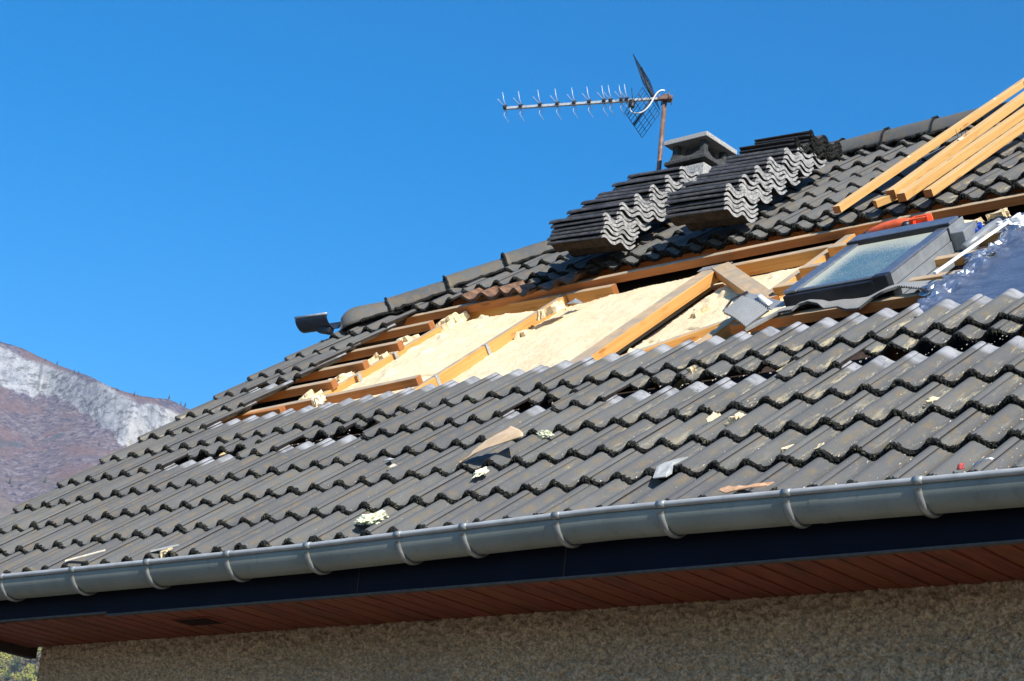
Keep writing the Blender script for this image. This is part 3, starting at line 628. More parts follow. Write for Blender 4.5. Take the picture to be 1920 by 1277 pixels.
mb = MB(); board(mb, RP(3.03, 2.80, -.119), RP(3.86, 1.90, -.119), (UV_+.9*VV), .105, .05, (0, 1, 2), .003, NV); mb.build('brace', RW, house)
mb = MB(); board(mb, RP(3.16, 1.24, -.13), RP(3.80, 1.72, -.13), (UV_-1.2*VV), .05, .055, (0, 1, 2), .003, NV); mb.build('brace', RW, house)
for i, (u, v, s) in enumerate(((1.0, 2.23, 1), (1.0, 1.88, 1), (.975, 1.47, 1), (1.886, 1.55, 1), (1.892, 2.02, 1))):
    mb = MB(); box(mb, RP(u+.002, v, -.155), VV, NV, UV_, .026, .075, .003, 0, .001); box(mb, RP(u-.014, v, -.1235), UV_, VV, NV, .03, .026, .002, 0, .0005)
    mb.build('metal_strap', M['steel'], house)
mb = MB(); V = np.array([RP(a, b, c) for a, b, c in ((2.06, 2.60, -.125), (2.11, 2.60, -.12), (2.16, 2.64, -.15), (2.08, 2.68, -.118))]); mb.add(V, [(0, 1, 3), (1, 2, 3), (0, 3, 2), (0, 2, 1)]); mb.build('nail_plate', M['steel'], house)
mb = MB(); box(mb, RP(3.0, 2.79, -.1225), UV_, VV, NV, .2, .07, .003, 0, .001); mb.build('nail_plate', M['steel'], house)
# insulation: one rough sheet filling the bays
nu, nv = 360, 190; U = np.linspace(.42, 4.25, nu); Vv = np.linspace(1.1, 2.86, nv); UU, VVg = np.meshgrid(U, Vv, indexing='ij')
bw_ = np.interp(UU, [.42, .78, .84, .96, 1.0, 1.25, 1.6, 1.83, 1.88, 2.0, 2.4, 2.9, 2.94, 2.96, 3.075, 3.11, 3.5, 3.78, 4.25], [-.24, -.21, -.17, -.16, -.160, -.152, -.160, -.165, -.188, -.182, -.165, -.140, -.137, -.25, -.25, -.200, -.175, -.165, -.17])
q = np.stack([UU*4, VVg*4, 0*UU], -1); wf = bw_+.009*fbm(q, 3)+.004*fbm(q*5, 3)+.0035*fbm(q*18, 2)
cr = np.exp(-((VVg-(1.62+.05*np.sin(UU*9)+.2*(UU-1.2)))/.012)**2)*((UU > 1.1)*(UU < 1.75)); wf -= .03*cr
cr = np.exp(-((VVg-(1.78+.03*np.sin(UU*23)+.15*(UU-3.2)))/.010)**2)*((UU > 3.16)*(UU < 3.9)); wf -= .03*cr
lump = np.clip(fbm(q*2.2+31, 3)-.28, 0, 1)*.10*((UU > 3.1)+.5*(UU < 1.5)); wf += lump
edge = np.interp(UU, [.42, .95, 1.0, 1.85, 1.9, 2.4, 2.95, 3.1, 4.25], [2.9, 2.9, 2.84, 2.74, 2.80, 2.79, 2.76, 2.62, 2.66])+.018*fbm(np.stack([UU*14, 0*UU, 0*UU], -1), 3)
wf = np.where(VVg > edge, -.235, wf); lim = np.interp(UU, [.42, .80], [0, 1]); wf = wf*lim+(-.24)*(1-lim)
obj('insulation', RP(UU, VVg, wf).reshape(-1, 3), grid_faces(nu, nv), M['foam'], house, smooth=True)
def ragged(name, c, size, seed, mat, parent=None, sub=4, amp=.75, squash=(1, 1, 1), at=None):
    """torn lump: noisy icosphere in the roof frame"""
    bm = bmesh.new(); bmesh.ops.create_icosphere(bm, subdivisions=sub, radius=1); P0 = np.array([v.co for v in bm.verts]); F = [[v.index for v in f.verts] for f in bm.faces]; bm.free()
    n = fbm(P0*1.7+seed*5.1, 4, .62); sp_ = np.abs(fbm(P0*3.6+seed*3.3+40, 3, .6)); rr = .72+amp*n+.35*sp_
    Q = P0*rr[:, None]*np.array(size)*np.array(squash); u, v, w_ = c
    return obj(name, RP(u+Q[:, 0], v+Q[:, 1], w_+Q[:, 2]), F, mat, parent, smooth=False)
def frac_outline(base, depth, amp, rg):
    P_ = [np.array(p, float) for p in base]
    for d in range(depth):
        Q = []
        for i in range(len(P_)):
            a, b = P_[i], P_[(i+1) % len(P_)]; e = b-a; Q += [a, (a+b)/2+np.array([-e[1], e[0]])*rg.normal(0, amp)]
        P_ = Q
    return np.array(P_)
def foam_shard(base, w0, w1, seed, mat=None, parent=None, name='insulation', depth=3, amp=.24):
    """torn slab of foam: ragged outline in (u,v), rough broken top from w0 (left) to w1 (right)"""
    rg = np.random.default_rng(seed); O = frac_outline(base, depth, amp, rg); c = O.mean(0); n = len(O); k = 6; V = [(c[0], c[1], 0)]
    for r in range(1, k+1):
        for p in O: q = c+(p-c)*r/k; V.append((q[0], q[1], 0))
    V = np.array(V); us_ = (V[:, 0]-O[:, 0].min())/(np.ptp(O[:, 0])+1e-6); V[:, 2] = w0+(w1-w0)*us_+.024*fbm(np.stack([V[:, 0]*16, V[:, 1]*16, V[:, 0]*0+seed], -1), 3)
    F = [(0, 1+i, 1+(i+1) % n) for i in range(n)]+[(1+r*n+i, 1+(r+1)*n+i, 1+(r+1)*n+(i+1) % n, 1+r*n+(i+1) % n) for r in range(k-1) for i in range(n)]
    last = V[-n:].copy(); L_ = [V]; st_ = 1+(k-1)*n
    for r in range(4):
        B_ = last.copy(); B_[:, 2] -= (.008+.008*rg.random(n)); B_[:, :2] += rg.normal(0, .0035, (n, 2))+(B_[:, :2]-c)*.03; m = st_+n if r else len(V)
        F += [(st_+(i+1) % n, st_+i, m+i, m+(i+1) % n) for i in range(n)]; L_.append(B_); last = B_; st_ = m
    W_ = np.concatenate(L_); return obj(name, RP(W_[:, 0], W_[:, 1], W_[:, 2]), F, mat or M['foam'], parent)
for i, (u, v, sz) in enumerate(((.86, 2.42, 1.), (.87, 2.09, 1.), (.86, 1.79, 1.), (.83, 1.52, .9), (.98, 2.76, .8))):
    foam_shard([(u-.17*sz, v-.07), (u-.02, v-.085), (u+.075, v-.03), (u+.085, v+.115), (u+.02, v+.10), (u-.06*sz, v+.05), (u-.13*sz, v+.02)], -.165, -.105, 700+i, None, house)
    foam_shard([(u-.06, v-.02), (u+.03, v-.02), (u+.06, v+.06), (u+.01, v+.07)], -.12, -.085, 720+i, None, house)
foam_shard([(2.0, 2.42), (2.06, 2.44), (2.075, 2.56), (2.02, 2.58), (1.99, 2.50)], -.10, -.075, 741, None, house); foam_shard([(1.9, 2.25), (1.97, 2.27), (1.96, 2.38), (1.90, 2.36)], -.17, -.16, 742, None, house)
foam_shard([(1.19, 1.27), (1.215, 1.28), (1.225, 1.33), (1.20, 1.34)], -.06, -.055, 743, M['chip'], house)
foam_shard([(3.25, 2.06), (3.30, 2.05), (3.33, 2.13), (3.27, 2.15)], -.165, -.15, 744, None, house); foam_shard([(4.38, 2.58), (4.7, 2.58), (4.72, 2.63), (4.4, 2.64)], -.085, -.08, 745, None, house, 'insulation', 5, .3)
foam_shard([(4.73, 2.66), (4.82, 2.66), (4.83, 2.71), (4.75, 2.72)], -.09, -.085, 746, None, house)

# ---------------------------------------------------------------- roof window
sky_w = thing('__tmp', (0, 0, 0), None, None); bpy.data.objects.remove(sky_w)
U0, U1, V0, V1 = 4.225, 4.775, 1.485, 2.30
def rbox(mb, u0, u1, v0, v1, w0, w1, mi=0, ch=.004):
    return box(mb, RP((u0+u1)/2, (v0+v1)/2, (w0+w1)/2), UV_, VV, NV, u1-u0, v1-v0, w1-w0, mi, ch)
mb = MB(); rbox(mb, U0, U0+.012, V0, V1, -.14, -.006, 0); rbox(mb, U1-.012, U1, V0, V1, -.14, -.006, 0); rbox(mb, U0+.012, U1-.012, V0-.002, V0+.012, -.14, -.016, 1); rbox(mb, U0+.012, U1-.012, V1-.012, V1, -.14, -.006, 0)
win = mb.build('skylight', [M['alu'], M['alublack']], house); win['label'] = 'grey framed roof window propped in the stripped part of the roof'
mb = MB(); rbox(mb, U0-.008, U0+.062, V0+.002, V0+.42, -.005, .012, 0, .006); rbox(mb, U0-.006, U0+.058, V0+.421, V1-.13, -.006, .009, 0, .006)
rbox(mb, U1-.062, U1+.008, V0+.004, V0+.42, -.005, .012, 0, .006); rbox(mb, U1-.058, U1+.006, V0+.421, V1-.13, -.006, .009, 0, .006)
rbox(mb, U0+.06, U1-.06, V0+.02, V0+.05, -.01, .004, 0, .005); mb.build('sash_cover', M['alublue'], win)
mb = MB(); rbox(mb, U0-.006, U1+.006, V0-.016, V0+.010, -.085, -.006, 0, .006); rbox(mb, U1-.07, U1+.012, V0-.022, V0+.03, -.07, .014, 0, .006); mb.build('bottom_rail', M['alublack'], win)
mb = MB(); rbox(mb, U0-.01, U1+.01, V1-.13, V1-.118, -.01, .022, 1, .005); rbox(mb, U0-.01, U1+.01, V1-.117, V1-.01, .0, .024, 0, .008); rbox(mb, U0-.01, U1+.01, V1-.0095, V1-.005, -.05, .022, 1, .001); mb.build('top_hood', [M['alublue'], M['alublack']], win)
mb = MB(); gu = np.array([U0+.055, U1-.055]); gv = np.array([V0+.045, V1-.12]); A, B = np.meshgrid(gu, gv, indexing='ij'); mb.add(RP(A, B, -.004).reshape(-1, 3), grid_faces(2, 2), uv=[(0, 0), (0, 1), (1, 0), (1, 1)]); mb.build('glass', M['glass'], win)
# side flashing on the right: two stepped trays, upper block, corner wing
mb = MB(); rbox(mb, U1+.001, U1+.006, V0-.01, V1-.05, -.058, -.003, 0, .001); rbox(mb, U1+.0065, U1+.012, V0-.0, V1-.10, -.115, -.060, 0, .001)
rbox(mb, U1+.013, U1+.10, V0-.03, V1-.06, -.122, -.116, 0, .002); rbox(mb, U1+.101, U1+.108, V0-.03, V1-.06, -.125, -.098, 0, .002)
rbox(mb, U1+.012, U1+.02, V1-.155, V1+.01, -.112, .012, 0, .003); rbox(mb, U1+.0205, U1+.085, V1-.155, V1+.0, -.112, -.02, 0, .004); rbox(mb, U1+.02, U1+.15, V1+.04, V1+.12, -.115, -.09, 0, .006)
tube(mb, [RP(U1+.09, V1-.20, -.09), RP(U1+.11, V1-.1, -.085), RP(U1+.13, V1, -.075), RP(U1+.15, V1+.10, -.07)], [.02, .025, .025, .02], 10)
mb.build('side_flashing', M['alu'], win)
# pleated apron below: wavy in u, pleats run down the slope
def apron(path, n_out=34, name='apron'):
    """path: list of (u_top,v_top,w_top,u_bot,v_bot,w_bot) along the apron"""
    P_ = np.array(path, float); s = np.linspace(0, len(P_)-1, n_out*len(P_)); Q = np.stack([np.interp(s, np.arange(len(P_)), P_[:, i]) for i in range(6)], 1)
    # smooth
    for _ in range(14): Q[1:-1] = (Q[:-2]+2*Q[1:-1]+Q[2:])/4
    na_ = 10; V = []; ns_ = len(Q)
    for i in range(ns_):
        pl = .006*(1 if i % 4 < 2 else -1)
        for j in range(na_):
            t = j/(na_-1); a = Q[i, :3]*(1-t)+Q[i, 3:]*t; bend = .014*math.sin(t*math.pi); V.append(RP(a[0], a[1], a[2]+pl*min(1, t*3)+bend))
    V = np.array(V); n = len(V); F = list(map(tuple, grid_faces(ns_, na_, True))); nn = np.array(NV)*.002
    V2 = np.concatenate([V, V-nn]); F2 = F+[tuple(i+n for i in f[::-1]) for f in F]
    for i in range(ns_-1): F2.append(((i+1)*na_+na_-1, i*na_+na_-1, n+i*na_+na_-1, n+(i+1)*na_+na_-1))
    for j in range(na_-1): F2.append((j, j+1, n+j+1, n+j)); b = (ns_-1)*na_; F2.append((b+j+1, b+j, n+b+j, n+b+j+1))
    return obj(name, V2, F2, M['lead'], win)
bt = [(4.162, 1.26, -.052), (4.178, 1.33, -.055), (4.20, 1.41, -.056), (4.234, 1.461, -.05), (4.28, 1.45, -.045), (4.327, 1.432, -.04), (4.346, 1.469, -.03), (4.395, 1.478, -.025), (4.448, 1.468, -.04), (4.472, 1.467, -.07), (4.545, 1.465, -.07), (4.6, 1.434, -.08), (4.68, 1.415, -.08), (4.743, 1.448, -.05), (4.802, 1.453, -.03), (4.863, 1.498, -.03), (4.996, 1.439, -.04), (5.109, 1.417, -.05)]
apron([(u+(.03 if u < 4.22 else -.01), 1.47 if u < 4.19 else 1.495 if u < 4.8 else 1.56, -.085, u, v-.085, w_-.004) for (u, v, w_) in bt])
# its loose left end, bent up and over
def sheet_uvw(corners, nu=14, nv=14, bulge=.0, pleat=0., seed=0, noise=0.):
    A, B, C, D = [np.array(c, float) for c in corners]; V = []
    for i in range(nu):
        s = i/(nu-1)
        for j in range(nv):
            t = j/(nv-1); p = A*(1-s)*(1-t)+B*s*(1-t)+C*s*t+D*(1-s)*t; p = p+np.array([0, 0, bulge*math.sin(math.pi*s)*math.sin(math.pi*(.15+.7*t))+(pleat if i % 4 < 2 else -pleat)*1.]); V.append(p)
    V = np.array(V)
    if noise: V[:, 2] += noise*fbm(V*30+seed, 3); V[:, 0] += noise*.6*fbm(V*30+seed+50, 2)
    return V
def solid_sheet(name, V, nu, nv, mat, parent=None, thick=.003, smooth=True, label=None, cat=None):
    W_ = RP(V[:, 0], V[:, 1], V[:, 2]); W2 = W_-NV*thick; n = len(V); F = list(map(tuple, grid_faces(nu, nv))); F2 = F+[tuple(i+n for i in f[::-1]) for f in F]
    for i in range(nu-1):
        for b in (0, nv-1):
            q = (i*nv+b, (i+1)*nv+b, n+(i+1)*nv+b, n+i*nv+b); F2.append(q[::-1] if b == 0 else q)
    for j in range(nv-1):
        for b in (0, nu-1):
            q = (b*nv+j, b*nv+j+1, n+b*nv+j+1, n+b*nv+j); F2.append(q if b == 0 else q[::-1])
    o = obj(name, np.concatenate([W_, W2]), F2, mat, parent, smooth=smooth)
    if label: tag(o, label, cat)
    return o
ap = sheet_uvw([(4.169, 1.41, -.045), (3.861, 1.69, -.03), (3.911, 1.419, -.02), (4.158, 1.202, -.05)], 57, 12, .022, .0075)
solid_sheet('apron', ap, 57, 12, M['lead'], win, .002, False)
ap = sheet_uvw([(4.24, 1.52, -.06), (3.84, 1.77, -.032), (3.855, 1.70, -.032), (4.172, 1.42, -.046)], 16, 12, -.014)
solid_sheet('apron', ap, 16, 12, M['lead'], win, .002)
mb = MB(); tube(mb, [RP(3.862, 1.69, -.026), RP(4.02, 1.55, -.030), RP(4.17, 1.41, -.040)], .004, 6); tube(mb, [RP(3.845, 1.76, -.03), RP(3.855, 1.60, -.012), RP(3.905, 1.43, -.016)], .006, 6); mb.build('apron_seam', M['alublack'], win)
ap = sheet_uvw([(3.948, 1.675, -.030), (3.961, 1.69, -.030), (4.134, 1.51, -.037), (4.129, 1.472, -.037)], 8, 6, .001, 0, 3, .002)
solid_sheet('paper_strip', ap, 8, 6, M['white'], None, .002, True, 'white paper strip lying on the bent grey window apron', 'scrap')

# ---------------------------------------------------------------- foil underlay at the right
nu, nv = 110, 80; U = np.linspace(5.02, 6.4, nu); Vv = np.linspace(.95, 2.35, nv); UU, VVg = np.meshgrid(U, Vv, indexing='ij')
ed = 5.10+.05*fbm(np.stack([VVg*9, 0*VVg, 0*VVg], -1), 3); c_ = np.clip(1-(UU-ed)/.16, 0, 1); q = np.stack([UU*22, VVg*22, 0*UU], -1)
wv = -.068+.0035*fbm(np.stack([UU*2.5+VVg*4, VVg*3, 0*UU], -1), 3)+c_*(.045*fbm(q*.8, 2)+.012*np.abs(fbm(q*2, 2)))+.02*c_
sel = (UU > ed-.02)
F = [f for f in grid_faces(nu, nv) if sel.reshape(-1)[f].all()]
W_ = RP(UU, VVg, wv).reshape(-1, 3); fo = obj('foil_underlay', W_, F, M['foil'], house, smooth=False); fo['label'] = 'shiny foil underlay with crumpled edge over the right rafters'
for i, (u, v, w_, a, b, c) in enumerate(((5.06, 1.34, -.06, .07, .09, .035), (5.10, 1.78, -.06, .09, .06, .03), (5.14, 2.1, -.055, .08, .05, .03))):
    ragged('foil_underlay', (u, v, w_), (a, b, c), 60+i, M['foil'], house, 3, 1.0)

# ---------------------------------------------------------------- chimney and hip gutter
cx, cy_, ct = 1.262, 4.27, 3.657; hs_ = .186
mb = MB(); box(mb, (cx, cy_, 2.95), (1, 0, 0), (0, 1, 0), (0, 0, 1), .33, .33, .96, 0, .006); chim = mb.build('chimney', M['brick'], house)
mb = MB(); box(mb, (cx, cy_, ct-.02), (1, 0, 0), (0, 1, 0), (0, 0, 1), hs_*2, hs_*2, .036, 0, .004); mb.build('cap_slab', M['brick'], chim)
V = []; nper = 64
def ring(hf, zf):
    for k in range(nper):
        q = k/nper*4; s_ = int(q); f = q-s_; e = 1-abs(2*f-1)  # e: 0 at corner .. 1 mid side
        a = -1+2*f; pt = [(a, -1), (1, a), (-a, 1), (-1, -a)][s_]; h = hf(e); V.append((cx+pt[0]*h, cy_+pt[1]*h, zf(e)))
zb = 3.465
ring(lambda e: .178, lambda e: zb); ring(lambda e: .176, lambda e: zb+.022); ring(lambda e: .150-.004*e, lambda e: zb+.045); ring(lambda e: .133, lambda e: zb+.045+.055*(1-min(1, e*1.25))**1.2+.018)
ring(lambda e: .105, lambda e: zb+.045+.055*(1-min(1, e*1.25))**1.2+.016); ring(lambda e: .105, lambda e: zb-.0)
F = [(r*nper+k, r*nper+(k+1) % nper, (r+1)*nper+(k+1) % nper, (r+1)*nper+k) for r in range(5) for k in range(nper)]; F += [(5*nper+k, 5*nper+(k+1) % nper, (k+1) % nper, k) for k in range(nper)]
mb = MB(); mb.add(V, F)
for sx in (-1, 1):
    for sy in (-1, 1): box(mb, (cx+sx*.117, cy_+sy*.117, ct-.075), (1, 0, 0), (0, 1, 0), (0, 0, 1), .05, .05, .09, 0, .012)
box(mb, (cx, cy_, zb-.02), (1, 0, 0), (0, 1, 0), (0, 0, 1), .24, .24, .03, 0, .004); box(mb, (cx, cy_, zb+.07), (1, 0, 0), (0, 1, 0), (0, 0, 1), .15, .15, .15, 0, .004)
mb.build('cowl', M['capdark'], chim)
mb = MB(); yy, zz = 2.068, 1.792; rr_ = .066
for (xa, xb) in ((-.165, .13),):
    pr = [(yy-rr_*math.cos(a)-.012*max(0, math.cos(a))**3, zz-rr_*1.05*math.sin(a)) for a in np.linspace(0, math.pi*1.0, 16)]; pi_ = [(y, z+.002) if 0 < i < 15 else (y+(.002 if i == 0 else -.002), z) for i, (y, z) in enumerate(pr)][::-1]
    al_ = pr+pi_; n = len(al_); V = [(x, y, z-.045*(x+.165)/.295*.3) for x in (xa, xb) for (y, z) in al_]; F = [(j, (j+1) % n, n+(j+1) % n, n+j) for j in range(n)]+[tuple(range(n))[::-1], tuple(n+j for j in range(n))]
    mb.add(V, F, 0, smooth=False); tube(mb, [(xa, yy-rr_-.014, zz+.006), (xb, yy-rr_-.014, zz-.008)], .009, 8, 1)
box(mb, (.06, 2.06, 1.705), (1, 0, -.25), (0, 1, 0), (.25, 0, 1), .12, .05, .05, 2, .012)
mb.build('hip_gutter', [simple('dark_coated_gutter', (.045, .055, .075), .4, .3, .2, 30, .05), M['steel'], M['black']], house)

# ---------------------------------------------------------------- TV aerial
MT = np.array([.957, 4.2, 4.054]); ant = thing('tv_antenna', (.98, 4.2, 3.0), 'television aerial on a rusty mast beside the chimney', 'antenna')
mb = MB(); tube(mb, [(.957, 4.2, 2.8), (.957, 4.2, 4.10)], .0175, 14); mb.build('mast', M['rust'], ant)
ya = rad(20.5); bd = -np.array([math.cos(ya), math.sin(ya), 0.]); hdv = np.array([math.sin(ya), -math.cos(ya), 0.]); zd = np.array([0, 0, 1.]); BO = MT-hdv*-.03
def AP(s, h=0., z=0.): return BO+bd*s+hdv*h+zd*z
mb = MB(); box(mb, AP(.60), bd, hdv, zd, 1.23, .02, .02, 0, .002); mb.build('boom', M['white_metal'], ant)
mb = MB(); box(mb, AP(.78, 0, .0), bd, hdv, zd, .0, .0, .0, 0, 0) if False else None
mb = MB(); box(mb, AP(-.02, 0, -.0), bd, hdv, zd, .09, .035, .03, 0, .004); box(mb, AP(-.015, -.03, .012), bd, hdv, zd, .06, .07, .035, 0, .005); box(mb, AP(.02, -.005, 0), bd, hdv, zd, .1, .026, .026, 0, .003)
for h in (-.05, .02): tube(mb, [AP(-.045, h, -.03), AP(-.045, h, .05)], .004, 6); tube(mb, [AP(.03, h, -.03), AP(.03, h, .05)], .004, 6)
mb.build('mast_clamp', M['rust'], ant)
for s in (1.225, 1.10, .947, .812, .682, .565, .45, .40, .318, .277):
    mb = MB(); box(mb, AP(s, 0, .008), bd, hdv, zd, .03, .03, .03, 0, .004)
    el_ = mb.build('director', M['black'], ant); mb = MB()
    L = .115
    for (h, z) in ((.35, 1.), (-.35, -1.), (.95, .12), (-.95, .02)):
        n_ = math.hypot(h, z); tube(mb, [AP(s, .012*h, .012+.012*z), AP(s+.012, L*.5*h/n_, .008+L*.5*z/n_), AP(s+(.02 if z > 0 else -.025), L*h/n_, .008+L*z/n_)], [.0036, .0028, .0022], 6)
    mb.build('element', M['rod'], el_)
def panel(d0, half=.215, bars=9, rungs=4):
    mb = MB(); o = AP(.085)
    for i in range(rungs+1):
        p = o+d0*(i/rungs*.94+.06); tube(mb, [p-hdv*half, p+hdv*half], .0022 if i < rungs else .0026, 5)
    for j in range(bars+1):
        h = -half+2*half*j/bars; tube(mb, [o+d0*.06+hdv*h, o+d0+hdv*h], .0022, 5)
    tube(mb, [o, o+d0*1.0], .0075, 8); mb.build('reflector_panel', M['wire'], ant)
panel(bd*.105+zd*.26); panel(bd*.125-zd*.20)
mb = MB(); box(mb, AP(.235, .012, -.035), bd, hdv, zd, .045, .04, .07, 0, .014); tube(mb, [AP(.235, 0, 0), AP(.25, .0, .10)], .003, 6); tube(mb, [AP(.235, 0, -.05), AP(.26, 0, -.11)], .003, 6); mb.build('dipole_box', M['black'], ant)
mb = MB(); cp = np.array([AP(.24, .02, -.07), AP(.235, .03, -.10), AP(.20, .035, -.125), AP(.15, .035, -.125), AP(.11, .035, -.095), AP(.08, .035, -.05), AP(.06, .035, .0), AP(.04, .035, .035), AP(.01, .03, .055), AP(-.005, .01, .055)])
ss = np.linspace(0, 9, 50); cp = np.stack([np.interp(ss, range(10), cp[:, i]) for i in range(3)], 1)
for _ in range(8): cp[1:-1] = (cp[:-2]+2*cp[1:-1]+cp[2:])/4
tube(mb, cp, .0055, 8); mb.build('cable', M['white'], ant)

# ---------------------------------------------------------------- stacked tiles (every tile a thing)
def stack_mesh(seed, moss_end):
    V, F, Mi, C, S = tile_shape(-.165+.02, .165+.02, 37, seed, moss=moss_end, tongue=False, slope=0., AMP=.036 if moss_end else .027)
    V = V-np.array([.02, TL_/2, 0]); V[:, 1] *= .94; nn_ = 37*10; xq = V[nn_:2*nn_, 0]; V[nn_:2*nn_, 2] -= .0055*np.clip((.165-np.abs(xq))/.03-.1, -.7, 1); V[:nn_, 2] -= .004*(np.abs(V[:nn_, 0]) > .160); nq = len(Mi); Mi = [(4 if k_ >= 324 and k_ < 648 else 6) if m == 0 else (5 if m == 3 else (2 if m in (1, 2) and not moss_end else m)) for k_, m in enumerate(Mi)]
    return make_mesh('roof_tile', V, F, [M['tile'], M['moss'], M['grey'], M['tiledark'], M['tileunder'], M['tileedge'], M['tiletop']], mi=Mi, col=C, smooth=S)
SM = [stack_mesh(900+i, False) for i in range(3)]; SMM = [stack_mesh(950+i, True) for i in range(3)]
a9 = rad(9); yaw0 = rad(1); tl4 = rad(-3.5)
ORD = ['bottom', 'second', 'third', 'fourth', 'fifth', 'top']; STEP = ['lowest', 'second', 'third', 'fourth', 'fifth', 'sixth', 'topmost']
def tile_pile(base, groups, side, step, moss_from=99):
    base = np.array(base); k = 0
    for g in range(groups):
        n = 6 if g == 0 else 4
        start = base+VV*step*g+np.array([0, 0, 0 if g == 0 else 0.056])
        jx = random.uniform(-.012, .012)
        for i in range(n):
            z = i*.0275; p = start+np.array([jx+random.uniform(-.009, .009), random.uniform(-.008, .008), z]); moss = g >= moss_from or (g == moss_from-1 and i >= 2)
            me = random.choice(SMM if moss else SM); yw = yaw0+random.uniform(-.018, .018)
            Wd = np.array([-math.sin(yw)*math.cos(a9), math.cos(yw)*math.cos(a9), math.sin(a9)]); Ld = np.array([math.cos(yw)*math.cos(tl4), math.sin(yw), math.sin(tl4)]); Ld /= np.linalg.norm(Ld); Wd = Wd-Ld*(Wd@Ld); Wd /= np.linalg.norm(Wd); n_ = np.cross(Ld, Wd)
            c = p-Ld*.2+Wd*.165+n_*.027
            # local x -> +Wd or -Wd, local y -> length; head (pale) end or mossy nose to the right
            lx, ly = (Wd, -Ld) if moss else (-Wd, Ld)
            o = bpy.data.objects.new('roof_tile', me); COL.objects.link(o)
            o.matrix_world = Matrix(((lx[0], ly[0], n_[0], c[0]), (lx[1], ly[1], n_[1], c[1]), (lx[2], ly[2], n_[2], c[2]), (0, 0, 0, 1)))
            pos = ORD[i] if i < n-1 else 'top'; kind = 'mossy ended roof tile' if moss else 'dark roof tile with pale end'
            tag(o, f'{kind}, {pos} of {STEP[g] if g < groups-1 else "topmost"} step in the {side} stack', 'roof tile', 'roof tiles stacked on the roof')
tile_pile((2.276, 2.0756, 1.952), 6, 'left', .177); tile_pile((3.115, 2.1006, 1.975), 7, 'right', .172, 6)
# two loose tiles wedged under the edge of the upper tiles, brown underside out
def loose_tile(u, v, w_, yaw, tilt, roll, label):
    V, F, Mi, C, S = tile_shape(-.145, .145, 37, int(u*100), moss=False, tongue=False, slope=0.); V = V-np.array([0, TL_/2, 0])
    me = make_mesh('loose_tile', V, F, [M['tilebrown'], M['tiledark'], M['grey'], M['tiledark']], mi=Mi, col=C, smooth=S); o = bpy.data.objects.new('loose_tile', me); COL.objects.link(o)
    B_ = Matrix(((1, 0, 0), (0, CT, -ST), (0, ST, CT))).to_4x4(); o.matrix_world = Matrix.Translation(RP(u, v, w_))@B_@Matrix.Rotation(yaw, 4, 'Z')@Matrix.Rotation(tilt, 4, 'X')@Matrix.Rotation(roll, 4, 'Y')
    tag(o, label, 'roof tile')
loose_tile(1.20, 3.09, -.035, .15, -.12, .10, 'brown stained loose tile wedged below the hip at the upper tile edge')
loose_tile(1.55, 3.07, -.055, -.2, -.16, .12, 'brown stained loose tile right of the first one at the upper tile edge')
loose_tile(1.84, 3.06, -.05, .1, -.15, -.08, 'brown stained loose tile nearest the left tile stack')

# ---------------------------------------------------------------- loose timbers on the upper roof
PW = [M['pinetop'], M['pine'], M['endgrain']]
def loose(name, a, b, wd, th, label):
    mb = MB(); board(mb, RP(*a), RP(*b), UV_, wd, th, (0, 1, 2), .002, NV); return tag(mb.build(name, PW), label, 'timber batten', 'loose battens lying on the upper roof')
def ext(a, b, k): a, b = np.array(a), np.array(b); return tuple(a), tuple(a+(b-a)*k)
loose('timber_batten', *ext((3.783, 2.908, .05), (4.0, 5.085, .111), 1.3), .046, .04, 'long pine batten, leftmost on the upper roof, reaching over the ridge')
loose('timber_batten', *ext((4.066, 3.006, .055), (4.161, 4.682, .10), 1.5), .055, .045, 'thick pine batten second from left on the upper roof')
loose('timber_batten', *ext((4.192, 2.878, .055), (4.300, 4.331, .077), 1.7), .052, .045, 'pine batten third from left, touching the thick one')
loose('timber_batten', *ext((4.355, 2.862, .05), (4.430, 4.010, .066), 2.0), .05, .042, 'pine batten rightmost on the upper roof tiles')
mb = MB(); board(mb, RP(3.99, 2.95, .03), RP(4.10, 3.09, .03), (UV_-VV), .045, .04, (0, 1, 2), .002, NV); tag(mb.build('timber_offcut', PW), 'short dark ended batten offcut under the thick pine batten', 'offcut')
for i, (u, v, w_) in enumerate(((4.115, 3.86, .08), (4.165, 4.75, .105), (4.185, 5.05, .112))):
    mb = MB()
    for k in range(3): tube(mb, [RP(u-.02+.02*k, v+.01*k, w_), RP(u-.03+.03*k, v+.02, w_+.05)], .0014, 5)
    tag(mb.build('bent_nails', M['wire']), ['bent nails halfway up the thick pine batten', 'bent nails on the thick pine batten near the ridge', 'bent nails at the far end of the thick batten'][i], 'nails')
for i, (u, v, w_, s, lab) in enumerate(((3.86, 3.68, .072, .010, 'white splinter clump midway on the leftmost batten'), (4.12, 3.84, .078, .016, 'clear plastic scrap on the thick pine batten'), (3.965, 4.70, .10, .010, 'pale splinters on the leftmost batten near the ridge'))):
    tag(ragged('splinter_clump', (u, v, w_), (s, s*2, s*.6), 80+i, M['chip'], None, 3, 1.), lab, 'splinters')

